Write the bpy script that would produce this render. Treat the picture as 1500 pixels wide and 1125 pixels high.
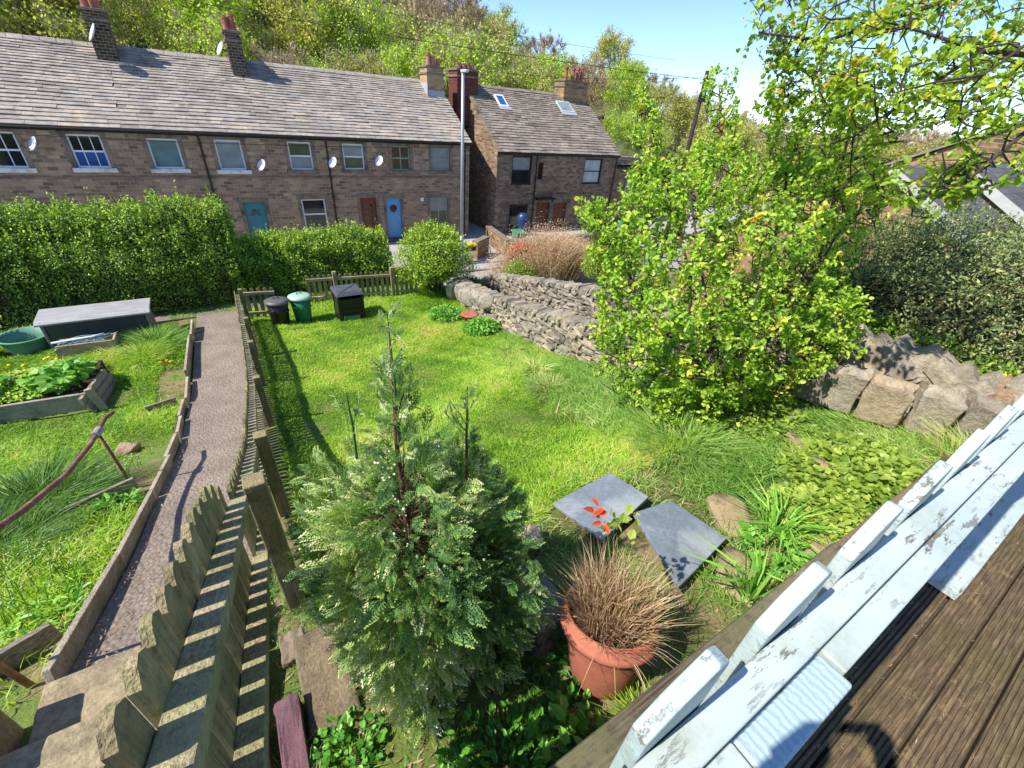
import bpy, bmesh, math, random
import numpy as np
from mathutils import Vector, Matrix
random.seed(7); RNG = np.random.default_rng(7)
for o in list(bpy.data.objects): bpy.data.objects.remove(o)
SC = bpy.context.scene; COL = SC.collection
CZ = 7.0            # height of the lens above the zero level; all z below are written relative to the lens

# ------------------------------------------------------------------ camera
F_PX, PITCH, ROLL, AZ = 627.0, math.radians(32.5), math.radians(4.9), math.radians(56)
_az = lambda x, y, z: Vector((x*math.sin(AZ)+y*math.cos(AZ), -x*math.cos(AZ)+y*math.sin(AZ), z))
_f = _az(0, math.cos(PITCH), -math.sin(PITCH)); _u = _az(0, math.sin(PITCH), math.cos(PITCH)); _r = _az(1, 0, 0)
_c, _s = math.cos(ROLL), math.sin(ROLL)
CX_, CY_ = _r*_c + _u*_s, -_r*_s + _u*_c
cam = bpy.data.cameras.new('camera'); co = bpy.data.objects.new('camera', cam); COL.objects.link(co)
cam.lens = 36*F_PX/1500; cam.sensor_width = 36; cam.clip_start = 0.01; cam.clip_end = 2000
co.matrix_world = Matrix(((CX_.x, CY_.x, -_f.x, 0), (CX_.y, CY_.y, -_f.y, 0), (CX_.z, CY_.z, -_f.z, CZ), (0, 0, 0, 1)))
SC.camera = co
def at(x, y, D):                      # point seen at photo pixel (x, y), D metres deep
    return np.array(_f + CX_*((x-750)/F_PX) - CY_*((y-562.5)/F_PX))*D
def proj(P):
    P = Vector(P); z = P.dot(_f)
    return 750+F_PX*P.dot(CX_)/z, 562.5-F_PX*P.dot(CY_)/z
# ------------------------------------------------------------------ sky, sun, exposure
SUN_EL = math.radians(49.5); SUN_DIR = Vector((-math.cos(SUN_EL)*math.cos(math.radians(6)), math.cos(SUN_EL)*math.sin(math.radians(6)), math.sin(SUN_EL)))
w = bpy.data.worlds.new('World'); SC.world = w; w.use_nodes = True
nt = w.node_tree; nt.nodes.clear()
sky = nt.nodes.new('ShaderNodeTexSky'); sky.sky_type = 'NISHITA'; sky.sun_disc = False
sky.sun_elevation = SUN_EL; sky.sun_rotation = math.atan2(SUN_DIR.x, SUN_DIR.y); sky.air_density = 0.7; sky.dust_density = 0.0; sky.ozone_density = 3.0
bg = nt.nodes.new('ShaderNodeBackground'); bg.inputs[1].default_value = 0.15
out = nt.nodes.new('ShaderNodeOutputWorld'); tn_ = nt.nodes.new('ShaderNodeMix'); tn_.data_type = 'RGBA'; tn_.blend_type = 'MULTIPLY'; tn_.inputs[0].default_value = 1; tn_.inputs[7].default_value = (.83, .87, .98, 1)
nt.links.new(sky.outputs[0], tn_.inputs[6]); nt.links.new(tn_.outputs[2], bg.inputs[0]); nt.links.new(bg.outputs[0], out.inputs[0])
sl = bpy.data.lights.new('sun', 'SUN'); sl.energy = 3.9; sl.angle = math.radians(0.55); sl.color = (1, 0.955, 0.88)
so = bpy.data.objects.new('sun', sl); COL.objects.link(so); so.rotation_euler = SUN_DIR.to_track_quat('Z', 'Y').to_euler(); so.location = (-20, 0, 40)
SC.view_settings.view_transform = 'Standard'; SC.view_settings.look = 'None'; SC.view_settings.gamma = 1; SC.view_settings.exposure = 0.93
SC.render.engine = 'CYCLES'; SC.cycles.max_bounces = 10; SC.cycles.diffuse_bounces = 7; SC.cycles.transparent_max_bounces = 8

# ------------------------------------------------------------------ mesh building
class MB:
    def __init__(s): s.v = []; s.f = []; s.t = []; s.n = 0
    def add(s, V, F, tint=0.5):
        V = np.asarray(V, float).reshape(-1, 3); F = np.asarray(F, int)
        if len(V) == 0: return s
        s.v.append(V); s.f.append(F + s.n); s.n += len(V)
        s.t.append(np.broadcast_to(np.asarray(tint, float), (len(F),)).copy()); return s
    def box(s, a, b, tint=0.5, M=None):
        x0, y0, z0 = a; x1, y1, z1 = b
        V = np.array([(x, y, z) for x in (x0, x1) for y in (y0, y1) for z in (z0, z1)], float)
        if M is not None: V = V @ np.array(M[0]).T + np.array(M[1])
        return s.add(V, [(0,1,3,2),(4,6,7,5),(0,4,5,1),(2,3,7,6),(0,2,6,4),(1,5,7,3)], tint)
    def beam(s, p, q, w, h, up=(0,0,1), tint=0.5, taper=1.0):
        p = np.array(p, float); q = np.array(q, float); d = q-p; d /= np.linalg.norm(d)
        sx = np.cross(d, up); sx /= np.linalg.norm(sx); uz = np.cross(sx, d)
        V = []
        for c, k in ((p, 1), (q, taper)):
            for a, b in ((-1,-1),(1,-1),(1,1),(-1,1)): V.append(c + sx*a*w/2*k + uz*b*h/2*k)
        return s.add(V, [(0,3,2,1),(4,5,6,7),(0,1,5,4),(1,2,6,5),(2,3,7,6),(3,0,4,7)], tint)
    def tube(s, pts, r, n=6, tint=0.5, cap=True):
        pts = np.array(pts, float); m = len(pts); r = np.broadcast_to(r, (m,))
        T = np.gradient(pts, axis=0); T /= np.linalg.norm(T, axis=1)[:, None]+1e-9
        ref = np.array((0.3, 0.2, 1.0)) if abs(T[0][2]) < .9 else np.array((1.0, 0.1, 0))
        A = np.cross(T, ref); A /= np.linalg.norm(A, axis=1)[:, None]+1e-9; B = np.cross(T, A)
        th = np.arange(n)*2*math.pi/n
        V = pts[:, None, :] + r[:, None, None]*(np.cos(th)[None, :, None]*A[:, None, :] + np.sin(th)[None, :, None]*B[:, None, :])
        F = [(i*n+j, i*n+(j+1) % n, (i+1)*n+(j+1) % n, (i+1)*n+j) for i in range(m-1) for j in range(n)]
        s.add(V.reshape(-1, 3), F, tint)
        if cap and n > 3:
            b = s.n - m*n
            s.f.append(np.array([list(range(b+n-1, b-1, -1)), list(range(b+(m-1)*n, b+m*n))])); s.t.append(np.full(2, np.mean(tint)))
        return s
    def lathe(s, prof, c=(0,0,0), n=20, tint=0.5, a0=0, sx=1, sy=1):
        m = len(prof); V = []
        for r, z in prof:
            for j in range(n):
                t = a0 + j*2*math.pi/n; V.append((c[0]+r*math.cos(t)*sx, c[1]+r*math.sin(t)*sy, c[2]+z))
        F = [(i*n+j, i*n+(j+1) % n, (i+1)*n+(j+1) % n, (i+1)*n+j) for i in range(m-1) for j in range(n)]
        return s.add(V, F, tint)
    def prism(s, poly, axis, a, b, tint=0.5):      # poly in the two other axes, extruded from a to b along axis
        n = len(poly); V = []
        for w in (a, b):
            for p in poly:
                q = list(p); q.insert(axis, w); V.append(q)
        s.add(V, [(i, (i+1) % n, n+(i+1) % n, n+i) for i in range(n)], tint)
        bse = s.n-2*n
        s.f.append(np.array([list(range(bse+n-1, bse-1, -1)), list(range(bse+n, bse+2*n))])); s.t.append(np.full(2, tint)); return s
    def build(s, name, mat, origin=(0, 0, 0), smooth=False, bevel=0):
        V = np.concatenate(s.v) - np.array(origin, float)
        me = bpy.data.meshes.new(name); me.vertices.add(len(V)); me.vertices.foreach_set('co', V.astype(np.float32).ravel())
        lt = np.concatenate([np.full(len(f), f.shape[1], np.int32) for f in s.f]); li = np.concatenate([f.ravel() for f in s.f]).astype(np.int32)
        me.loops.add(len(li)); me.loops.foreach_set('vertex_index', li)
        me.polygons.add(len(lt)); me.polygons.foreach_set('loop_start', np.concatenate([[0], np.cumsum(lt)[:-1]]).astype(np.int32)); me.polygons.foreach_set('loop_total', lt)
        me.polygons.foreach_set('use_smooth', np.full(len(lt), bool(smooth)))
        me.update(calc_edges=True)
        at_ = me.attributes.new('tint', 'FLOAT', 'FACE'); at_.data.foreach_set('value', np.concatenate(s.t).astype(np.float32))
        o = bpy.data.objects.new(name, me); COL.objects.link(o)
        if mat: me.materials.append(mat)
        if bevel:
            md = o.modifiers.new('bevel', 'BEVEL'); md.width = bevel; md.segments = 2; md.limit_method = 'ANGLE'
        return o
def fixn(o):
    bm = bmesh.new(); bm.from_mesh(o.data); bmesh.ops.recalc_face_normals(bm, faces=bm.faces); bm.to_mesh(o.data); bm.free(); return o
TOPS = []
def thing(name, label, cat, loc=(0,0,0), group=None):
    o = bpy.data.objects.new(name, None); COL.objects.link(o); o.empty_display_size = .2
    o.location = loc; o['label'] = label; o['category'] = cat
    if group: o['group'] = group
    TOPS.append(o); return o
def part(name, mb, mat, parent, label=None, smooth=False, bevel=0):
    r = parent
    while r.parent: r = r.parent
    o = mb.build(name, mat, r.location, smooth, bevel); o.parent = parent
    if label: o['label'] = label
    return o
def single(name, mb, mat, label, cat, loc=(0,0,0), group=None, smooth=False, bevel=0):
    o = mb.build(name, mat, loc, smooth, bevel); o.location = loc; o['label'] = label; o['category'] = cat
    if group: o['group'] = group
    TOPS.append(o); return o
def setting(name, mb, mat, kind='structure', label=None, smooth=False, cat=None):
    o = mb.build(name, mat, (0,0,0), smooth); o['kind'] = kind
    if label: o['label'] = label
    if cat: o['category'] = cat
    TOPS.append(o); return o

# ------------------------------------------------------------------ materials
def hx(h):
    c = [int(h[i:i+2], 16)/255 for i in (0, 2, 4)]
    return tuple((x/12.92 if x <= .04045 else ((x+.055)/1.055)**2.4) for x in c) + (1,)
class NT:
    def __init__(s, name):
        s.m = bpy.data.materials.new(name); s.m.use_nodes = True; s.t = s.m.node_tree; s.t.nodes.clear()
        s.out = s.n('ShaderNodeOutputMaterial'); s.tc = s.n('ShaderNodeTexCoord')
    def n(s, ty, **k):
        x = s.t.nodes.new(ty)
        for a, b in k.items(): setattr(x, a, b)
        return x
    def l(s, a, b): s.t.links.new(a, b)
    def noise(s, scale, detail=4, vec=None, rough=.6, sc3=None):
        x = s.n('ShaderNodeTexNoise'); x.inputs['Scale'].default_value = scale; x.inputs['Detail'].default_value = detail; x.inputs['Roughness'].default_value = rough
        v = vec or s.tc.outputs['Object']
        if sc3:
            mp = s.n('ShaderNodeMapping'); mp.inputs['Scale'].default_value = sc3; s.l(v, mp.inputs[0]); v = mp.outputs[0]
        s.l(v, x.inputs['Vector']); return x.outputs['Fac']
    def ramp(s, fac, stops, interp='LINEAR'):
        x = s.n('ShaderNodeValToRGB'); x.color_ramp.interpolation = interp; e = x.color_ramp.elements
        while len(e) < len(stops): e.new(.5)
        for i, (p, c) in enumerate(stops): e[i].position = p; e[i].color = c if len(c) == 4 else tuple(c)+(1,)
        s.l(fac, x.inputs[0]); return x.outputs[0]
    def mix(s, fac, a, b, mode='MIX'):
        x = s.n('ShaderNodeMix', data_type='RGBA', blend_type=mode)
        for sock, val in ((x.inputs[0], fac), (x.inputs[6], a), (x.inputs[7], b)):
            if hasattr(val, 'is_output'): s.l(val, sock)
            else: sock.default_value = val
        return x.outputs[2]
    def math(s, op, a, b=0.0, clamp=False):
        x = s.n('ShaderNodeMath', operation=op, use_clamp=clamp)
        for sock, val in ((x.inputs[0], a), (x.inputs[1], b)):
            if hasattr(val, 'is_output'): s.l(val, sock)
            else: sock.default_value = val
        return x.outputs[0]
    def attr(s, name='tint'):
        x = s.n('ShaderNodeAttribute'); x.attribute_name = name; return x.outputs['Fac']
    def pbsdf(s, col, rough=.8, bump=None, bstr=.3, bdist=.02, metal=0, spec=.5, coat=0):
        p = s.n('ShaderNodeBsdfPrincipled')
        for sock, val in ((p.inputs['Base Color'], col), (p.inputs['Roughness'], rough), (p.inputs['Metallic'], metal), (p.inputs['Specular IOR Level'], spec), (p.inputs['Coat Weight'], coat)):
            if hasattr(val, 'is_output'): s.l(val, sock)
            else: sock.default_value = val
        if bump is not None:
            b = s.n('ShaderNodeBump'); b.inputs['Strength'].default_value = bstr; b.inputs['Distance'].default_value = bdist
            s.l(bump, b.inputs['Height']); s.l(b.outputs[0], p.inputs['Normal'])
        s.p = p; return p.outputs[0]
    def done(s, sh): s.l(sh, s.out.inputs[0]); return s.m
MC = {}
def M_plain(name, hexc, rough=.6, metal=0, var=.25, scale=6, bump=.15, spec=.5, coat=0, dirt=None):
    if name in MC: return MC[name]
    t = NT(name); c = hx(hexc); n1 = t.noise(scale, 6)
    lo = tuple(x*(1-var) for x in c[:3])+(1,); hi = tuple(min(1, x*(1+var)) for x in c[:3])+(1,)
    col = t.ramp(n1, [(.3, lo), (.7, hi)])
    if var >= .1: col = t.mix(1, col, t.ramp(t.noise(scale*7, 8, rough=.8), [(.35, (1-var*1.3,)*3), (.65, (1+var*.7,)*3)]), 'MULTIPLY')
    if dirt: col = t.mix(t.ramp(t.noise(scale*.45, 8), [(.5, (0,0,0)), (.66, (1,1,1))]), col, hx(dirt))
    MC[name] = t.done(t.pbsdf(col, rough, t.noise(scale*8, 4) if bump else None, bump, .01, metal, spec, coat)); return MC[name]
def M_wood(name, base, dark, alt=None, rough=.85, axis=0, sc=1.0, alga=None, fine=60, gain=1.0):
    if name in MC: return MC[name]
    t = NT(name); s3 = [fine, fine, fine]; s3[axis] = 2.5
    s3 = tuple(x*sc for x in s3)
    g = t.noise(1.0, 5, sc3=s3); big = t.noise(2.2, 5)
    col = t.ramp(g, [(.38, hx(dark)), (.58, hx(base))])
    col = t.mix(t.ramp(big, [(.42, (0,0,0)), (.68, (1,1,1))]), col, hx(alt or base))
    if alga: col = t.mix(t.math('MULTIPLY', t.ramp(t.noise(5, 6), [(.42, (0,0,0)), (.62, (1,1,1))]), .75), col, hx(alga))
    tn = t.attr(); col = t.mix(1, col, t.ramp(tn, [(0, (.65*gain,)*3), (1, (1.25*gain,)*3)]), 'MULTIPLY')
    col = t.mix(t.math('MULTIPLY', t.ramp(t.noise(28, 8, rough=.8), [(.5, (0,0,0)), (.62, (1,1,1))]), .55), col, hx(dark))
    MC[name] = t.done(t.pbsdf(col, rough, g, .8, .012)); return MC[name]
def M_masonry(name, cols, mortar, bw=.32, bh=.13, offset=.5, stain=None, bstr=.8, msize=.012, squash=1, gain=1.0):
    if name in MC: return MC[name]
    t = NT(name)
    sep = t.n('ShaderNodeSeparateXYZ'); t.l(t.tc.outputs['Object'], sep.inputs[0])
    h = t.math('ADD', sep.outputs[0], sep.outputs[1])
    wob = t.noise(.8, 3)
    cb = t.n('ShaderNodeCombineXYZ'); t.l(h, cb.inputs[0]); t.l(t.math('ADD', sep.outputs[2], t.math('MULTIPLY', wob, .035)), cb.inputs[1])
    br = t.n('ShaderNodeTexBrick'); br.offset = offset; br.squash = squash; br.squash_frequency = 3
    for k, v in (('Scale', 1), ('Mortar Size', msize), ('Mortar Smooth', .3), ('Bias', 0), ('Brick Width', bw), ('Row Height', bh)): br.inputs[k].default_value = v
    br.inputs['Color1'].default_value = (0,0,0,1); br.inputs['Color2'].default_value = (1,1,1,1); br.inputs['Mortar'].default_value = (.5,.5,.5,1)
    t.l(cb.outputs[0], br.inputs['Vector'])
    n = len(cols); col = t.ramp(br.outputs['Color'], [(i/(n-1), hx(c)) for i, c in enumerate(cols)])
    col = t.mix(t.math('MULTIPLY', t.noise(26, 5), .4), col, hx(cols[0]))
    big = t.ramp(t.noise(.55, 6), [(.36, (.74,.72,.72)), (.62, (1.1,1.09,1.08))]); col = t.mix(1, col, big, 'MULTIPLY')
    if stain: col = t.mix(t.ramp(t.noise(1.3, 7, rough=.7), [(.52, (0,0,0)), (.62, (.75,.75,.75))]), col, hx(stain))
    col = t.mix(br.outputs['Fac'], col, hx(mortar)); col = t.mix(1, col, (gain*1.1, gain, gain*.86, 1), 'MULTIPLY')
    hgt = t.math('ADD', t.math('MULTIPLY', br.outputs['Fac'], -1.0), t.math('MULTIPLY', t.noise(30, 5), .6))
    MC[name] = t.done(t.pbsdf(col, .92, hgt, bstr, .025)); return MC[name]
def M_tint(name, stops, rough=.85, nscale=14, bump=.5, spot=None, spotr=(.55,.66), dist=.01, spec=.3, mul=(.72, 1.2), spots=5):
    """colour picked per face by the tint attribute, broken up by noise"""
    if name in MC: return MC[name]
    t = NT(name); n1 = t.noise(nscale, 8, rough=.7)
    col = t.ramp(t.attr(), [(p, hx(c)) for p, c in stops])
    col = t.mix(1, col, t.ramp(n1, [(.3, (mul[0],)*3), (.7, (mul[1],)*3)]), 'MULTIPLY')
    if spot: col = t.mix(t.ramp(t.noise(spots, 8, rough=.75), [(spotr[0], (0,0,0)), (spotr[1], (1,1,1))]), col, hx(spot))
    MC[name] = t.done(t.pbsdf(col, rough, n1, bump, dist, spec=spec)); return MC[name]
def M_leaf(name, stops, trans=.35, rough=.45, spec=.4, transcol=None, gain=1.35):
    if name in MC: return MC[name]
    t = NT(name); col = t.ramp(t.attr(), [(p, hx(c)) for p, c in stops])
    oi = t.n('ShaderNodeObjectInfo')
    col = t.mix(1, col, t.ramp(oi.outputs['Random'], [(0, (.95*gain, .88*gain, .95*gain)), (1, (1.22*gain, 1.06*gain, 1.2*gain))]), 'MULTIPLY')
    a = t.pbsdf(col, rough, spec=spec)
    tr = t.n('ShaderNodeBsdfTranslucent'); t.l(t.mix(1, col, transcol or (1.25, 1.3, .5, 1), 'MULTIPLY'), tr.inputs[0])
    mx = t.n('ShaderNodeMixShader'); mx.inputs[0].default_value = trans; t.l(a, mx.inputs[1]); t.l(tr.outputs[0], mx.inputs[2])
    MC[name] = t.done(mx.outputs[0]); return MC[name]
def M_glass(name, hexc, rough=.06, stripes=None):
    if name in MC: return MC[name]
    t = NT(name); col = t.ramp(t.noise(1.7, 3), [(.3, tuple(x*.6 for x in hx(hexc)[:3])), (.7, hx(hexc))])
    if stripes:
        wv = t.n('ShaderNodeTexWave', bands_direction='Z'); wv.inputs['Scale'].default_value = stripes; t.l(t.tc.outputs['Object'], wv.inputs[0])
        col = t.mix(wv.outputs['Fac'], col, (.01, .01, .012, 1))
    MC[name] = t.done(t.pbsdf(col, rough, t.noise(.9, 2), .06, .05, spec=.9)); return MC[name]

# ------------------------------------------------------------------ foliage and rock helpers
def unit(a): return a/(np.linalg.norm(a, axis=-1, keepdims=True)+1e-9)
def rand_dir(n): return unit(RNG.normal(size=(n, 3)))
LEAF2 = (np.array([(0,0,0), (.32,.3,.06), (1,0,-.08), (.32,-.3,.06)]), [(0,2,1), (0,3,2)])
LEAFQ = (np.array([(0,0,0), (.45,.34,0), (1,0,0), (.45,-.34,0)]), [(0,3,2,1)])
LEAF6 = (np.array([(0,0,0), (.25,.27,.09), (.65,.25,.06), (1,0,-.1), (.65,-.25,.06), (.25,-.27,.09), (.5,0,-.01)]), [(0,6,2,1), (6,3,2,2), (0,5,4,6), (6,4,3,3)])
LEAF6 = (np.array([(0,0,0), (.28,.3,.1), (.72,.24,.05), (1,0,-.12), (.72,-.24,.05), (.28,-.3,.1)]), [(0,3,2,1), (0,5,4,3)])
BLADE = (np.array([(0,.5,0), (0,-.5,0), (.55,-.4,0), (.55,.4,0), (1,0,0)]), None)
def leaves(mb, P, D, N, L, tint, tpl=LEAF2, W=1.0):
    n = len(P); D = unit(D); N = N - D*np.sum(N*D, axis=1, keepdims=True); N = unit(N); B = np.cross(N, D)
    T, F = tpl; L = np.broadcast_to(L, (n,))[:, None, None]; W = np.broadcast_to(W, (n,))[:, None, None]
    V = P[:, None, :] + L*(T[None, :, 0:1]*D[:, None, :] + W*T[None, :, 1:2]*B[:, None, :] + T[None, :, 2:3]*N[:, None, :])
    k = len(T); F = np.array(F); FF = (F[None, :, :] + (np.arange(n)*k)[:, None, None]).reshape(-1, F.shape[1])
    mb.add(V.reshape(-1, 3), FF, np.repeat(np.broadcast_to(tint, (n,)), len(F)))
def blades(mb, P, D, L, Wd, tint, curl=.35):
    """tapered bent blades: two segments, three sided tip"""
    n = len(P); D = unit(D); L = np.broadcast_to(L, (n,))[:, None]; Wd = np.broadcast_to(Wd, (n,))[:, None]
    S = unit(np.cross(D, np.array((0, 0, 1.0))) + RNG.normal(size=(n, 3))*.25)
    H = D.copy(); H[:, 2] = 0; H = unit(H + 1e-6)
    m = P + D*L*.55; t = P + D*L*.9 + H*L*curl - np.array((0, 0, 1.))*L*curl*.25
    V = np.stack([P - S*Wd/2, P + S*Wd/2, m + S*Wd*.4, m - S*Wd*.4, t], axis=1)
    b = np.arange(n)*5
    k0 = len(mb.v); mb.add(V.reshape(-1, 3), np.stack([b, b+1, b+2, b+3], 1), tint)
    base = mb.n - 5*n
    mb.f.append(np.stack([b+3, b+2, b+4], 1) + base); mb.t.append(np.broadcast_to(tint, (n,)).copy())
def fbm(P, s=1.0, seed=0, o=3):
    r = np.random.default_rng(seed); v = np.zeros(len(P)); a = 1.0; f = s
    for _ in range(o):
        for _ in range(3):
            k = r.normal(size=3); k /= np.linalg.norm(k); v += a*np.sin(P @ k*f*2.1 + r.uniform(0, 6.28))
        a *= .5; f *= 2.1
    return v/3
def _rockcube(k=4):
    V = {}; F = []
    def g(p):
        p = tuple(np.round(p, 5)); V.setdefault(p, len(V)); return V[p]
    for ax in range(3):
        for sg in (-1, 1):
            for i in range(k):
                for j in range(k):
                    q = []
                    for a, b in ((i,j),(i+1,j),(i+1,j+1),(i,j+1)):
                        c = [0, 0, 0]; c[ax] = sg; c[(ax+1) % 3] = -1+2*a/k; c[(ax+2) % 3] = -1+2*b/k; q.append(g(c))
                    F.append(tuple(q) if sg > 0 else tuple(q[::-1]))
    return np.array(list(V.keys())), np.array(F)
RC = {k: _rockcube(k) for k in (2, 3, 4, 6)}
def rock(mb, c, size, R=None, tint=.5, k=4, rnd=.25, rough=.1, seed=None):
    """an irregular block: cube pulled part way to a sphere, then roughened"""
    P, F = RC[k]; S = unit(P); r = RNG if seed is None else np.random.default_rng(seed)
    Q = P*(1-rnd) + S*rnd*1.25
    Q = Q + np.stack([fbm(P, 1.3, int(r.integers(1e6)), 2) for _ in range(3)], 1)*rough
    Q = Q*np.array(size)/2
    if R is not None: Q = Q @ np.array(R).T
    mb.add(Q + np.array(c), F, tint)
def rot(ax, a):
    return np.array(Matrix.Rotation(a, 3, ax))
VS = [-3, .3, 1.9, 3.24, 5.9, 7.9, 11.2, 12.5, 40]; ZS = [-2.2, -2.3, -2.65, -3.25, -4.15, -4.58, -4.85, -4.9, -4.9]
def gz(v): return np.interp(v, VS, ZS)
# ================================================================== MATERIALS OF THE PLACE
STONE = M_masonry('sandstone_masonry', ['463d35', '5f5346', '6e6151', '7f6f5c', '574b40'], '6f6557', stain='54493f', gain=2.35)
STONE_OLD = M_masonry('dark_gritstone_masonry', ['3e342e', '584b40', '6b5b4b', '7d6b57', '4c4037'], '64594c', bw=.3, bh=.12, stain='4a3f37', gain=2.2)
STONE_PALE = M_masonry('pale_sandstone_masonry', ['8d7a5f', 'a8916d', 'b9a27c', 'c4ad88', '9b8566'], '9f957f', bw=.34, bh=.12)
STONE_BUFF = M_masonry('buff_sandstone_masonry', ['6d5a44', '93795a', 'a98c67', 'b89a72', '7b664d'], 'a1957f', bw=.36, bh=.15, stain='4b3f33')
BRICK = M_masonry('red_brick', ['4b211b', '6e2f26', '7c3a2d', '5a2820'], '6b5a50', bw=.22, bh=.075, msize=.008)
CHST = M_masonry('chimney_gritstone', ['2a2521', '4d4236', '655644', '3a322b'], '8f887b', bw=.26, bh=.11)
TRIM = M_plain('dressed_stone', '85745f', .9, var=.3, scale=3, bump=.3, dirt='4a4037')
TRIMP = M_plain('white_painted_stone', 'd8d6cc', .7, var=.06, scale=5, dirt='a89f8e')
SLATE = M_tint('stone_roof_slates', [(0, '90877b'), (.3, 'a0968a'), (.6, 'aba093'), (.85, 'b5a998'), (1, 'bfab92')], spot='6f6860', spotr=(.42, .75), nscale=7, spots=2, mul=(.8, 1.15))
SLATE2 = M_tint('brown_roof_slates', [(0, '71665a'), (.3, '867a6d'), (.65, '968979'), (1, 'a89a88')], spot='5a5047', spotr=(.5, .75), nscale=7, spots=2, mul=(.75, 1.15))
GREYSLATE = M_masonry('welsh_slate_roofing', ['4c4e53', '595c61', '66696e', '53565b'], '3c3e42', bw=.3, bh=.11, msize=.006, bstr=.4)
MORTAR = M_plain('grey_cement', '948d82', .95, var=.15, bump=.4)
LEAD = M_plain('lead_flashing', 'a7a9ab', .5, var=.1)
IRON = M_plain('black_iron', '15130f', .5, var=.2)
UPVC = M_plain('white_window_frame', 'e3e5e4', .35, var=.03, bump=0)
SAGE = M_plain('sage_green_paint', '8b9c8e', .5, var=.05, bump=0)
BROWNF = M_plain('brown_window_frame', '3d201a', .4, var=.15, bump=0)
TEAL = M_plain('teal_door_paint', '2f7c80', .4, var=.06, bump=0)
SKYB = M_plain('sky_blue_door_paint', '5b9cc6', .4, var=.05, bump=0)
REDWD = M_wood('varnished_red_wood', '7a3d20', '54240f', rough=.35, axis=2)
TERRA = M_plain('terracotta', 'a9644c', .75, var=.12, scale=8, dirt='7c4636')
TERRAPOT = M_plain('pale_chimney_clay', 'b07a63', .8, var=.15, dirt='5d463d')
DISH = M_plain('grey_dish_enamel', 'c9c9c7', .4, var=.04, bump=0)
GL_DARK = M_glass('dark_window_glass', '20262a'); GL_BLUE = M_glass('glass_tinted_as_sky_reflection', '3a66a6', .12)  # blue pane: the sky reflection is put into its base colour
GL_BLIND = M_glass('glass_before_dark_blind', '17181c', .12, stripes=9); GL_FROST = M_glass('pale_frosted_glass', '6f8d8b', .25)
GL_CURT = M_glass('glass_before_pale_curtain', '9aa3a0', .2); GL_GREEN = M_glass('glass_tinted_as_garden_reflection', '5a6448', .2)  # green pane: the garden reflection is coloured in, not mirrored
GL_WHITE = M_glass('glass_before_white_blind', 'c3ccd0', .3)
ASPH = M_plain('road_asphalt', '979390', .95, var=.12, scale=3, bump=.5)
PAVE = M_plain('pale_pavement', 'a39e98', .95, var=.12, scale=2, bump=.4)

# ================================================================== TERRAIN
def grid(us, vs, zf):
    U, V = np.meshgrid(us, vs); Z = zf(U, V); n, m = len(us), len(vs)
    P = np.stack([U, V, Z], -1).reshape(-1, 3)
    i = np.arange((m-1)*(n-1)); r = i//(n-1)*n + i % (n-1)
    return P, np.stack([r, r+1, r+n+1, r+n], 1)
SKAZ = [-60, -12.5, -7.6, -1, 4, 7.6, 11, 15.6, 20, 26, 40, 60]; SKEL = [15, 11.2, 8.2, 8.2, 8.4, 9.0, 7.9, 6.0, 4.2, 3.6, 3.8, 3.8]
def hill(u, v):
    dist = np.hypot(u, v); az = np.degrees(AZ - np.arctan2(v, u))
    # arctan2(v,u) is the angle from +u; the heading is 56 degrees from +v
    az = 56 - np.degrees(np.arctan2(v, u)); az = np.where(az > 150, az-360, az)
    top = np.tan(np.radians(np.interp(az, SKAZ, SKEL)))*80 - 10.5
    k = np.clip((dist-37)/43, 0, 1.6)
    return -6.2 + (top+6.2)*k**.85 + np.sin(u*.23)*.3 + np.cos(v*.31)*.3
P, F = grid(np.linspace(-90, 170, 90), np.linspace(-90, 170, 90), lambda U, V: np.where((np.hypot(U, V) > 37) & (V > 29), hill(U, V), -7.0))
gm = NT('woodland_floor'); c = gm.ramp(gm.noise(.5, 8), [(.3, hx('3a3322')), (.5, hx('5b5738')), (.7, hx('5f7030'))]); WOODF = gm.done(gm.pbsdf(c, .95, gm.noise(4, 6), .8, .1))
setting('hillside', MB().add(P, F), WOODF, smooth=True)
setting('ground', MB().box((-900, -900, -7.6), (900, 900, -7.2)), WOODF)
setting('road', MB().box((-60, 12.9, -6.9), (70, 19.3, -6.62)), ASPH)
setting('kerb', MB().box((-60, 17.9, -6.85), (70, 18.02, -6.57)), TRIM)
setting('pavement', MB().box((-60, 18.02, -6.85), (12.4, 19.9, -6.575)).box((12.4, 18.02, -6.85), (70, 19.2, -6.575)), PAVE)
setting('front_yard', MB().box((-60, 19.91, -6.9), (70, 29.0, -6.6)), PAVE)

# garden ground: one sloping sheet, soil and moss seen between the blades
gm = NT('lawn_soil'); c = gm.ramp(gm.noise(1.1, 8), [(.3, hx('4b4526')), (.5, hx('5d6a2a')), (.7, hx('6d8330'))])
c = gm.mix(gm.ramp(gm.noise(2.3, 7), [(.5, (0,0,0)), (.62, (1,1,1))]), c, hx('8a7854')); LAWNM = gm.done(gm.pbsdf(c, .95, gm.noise(40, 5), .7, .03))
def gardz(U, V):
    z = gz(V) + .05*np.sin(U*2.1+V*1.3)*np.clip(V/3, 0, 1)*np.clip(np.maximum(U+.2, -1.5-U)*3, 0, 1)
    z = z - np.clip(U-5.3, 0, 1)*.55*np.clip((V-2)/3, 0, 1)
    z = z - 2.2*np.clip((U-5.5)*2.5, 0, 1)*np.clip((V-12.6)*1.6, 0, 1)
    return z
P, F = grid(np.linspace(-9, 9.5, 75), np.linspace(-3.5, 14.6, 90), gardz)
setting('garden_ground', MB().add(P, F), LAWNM, smooth=True)
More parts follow.
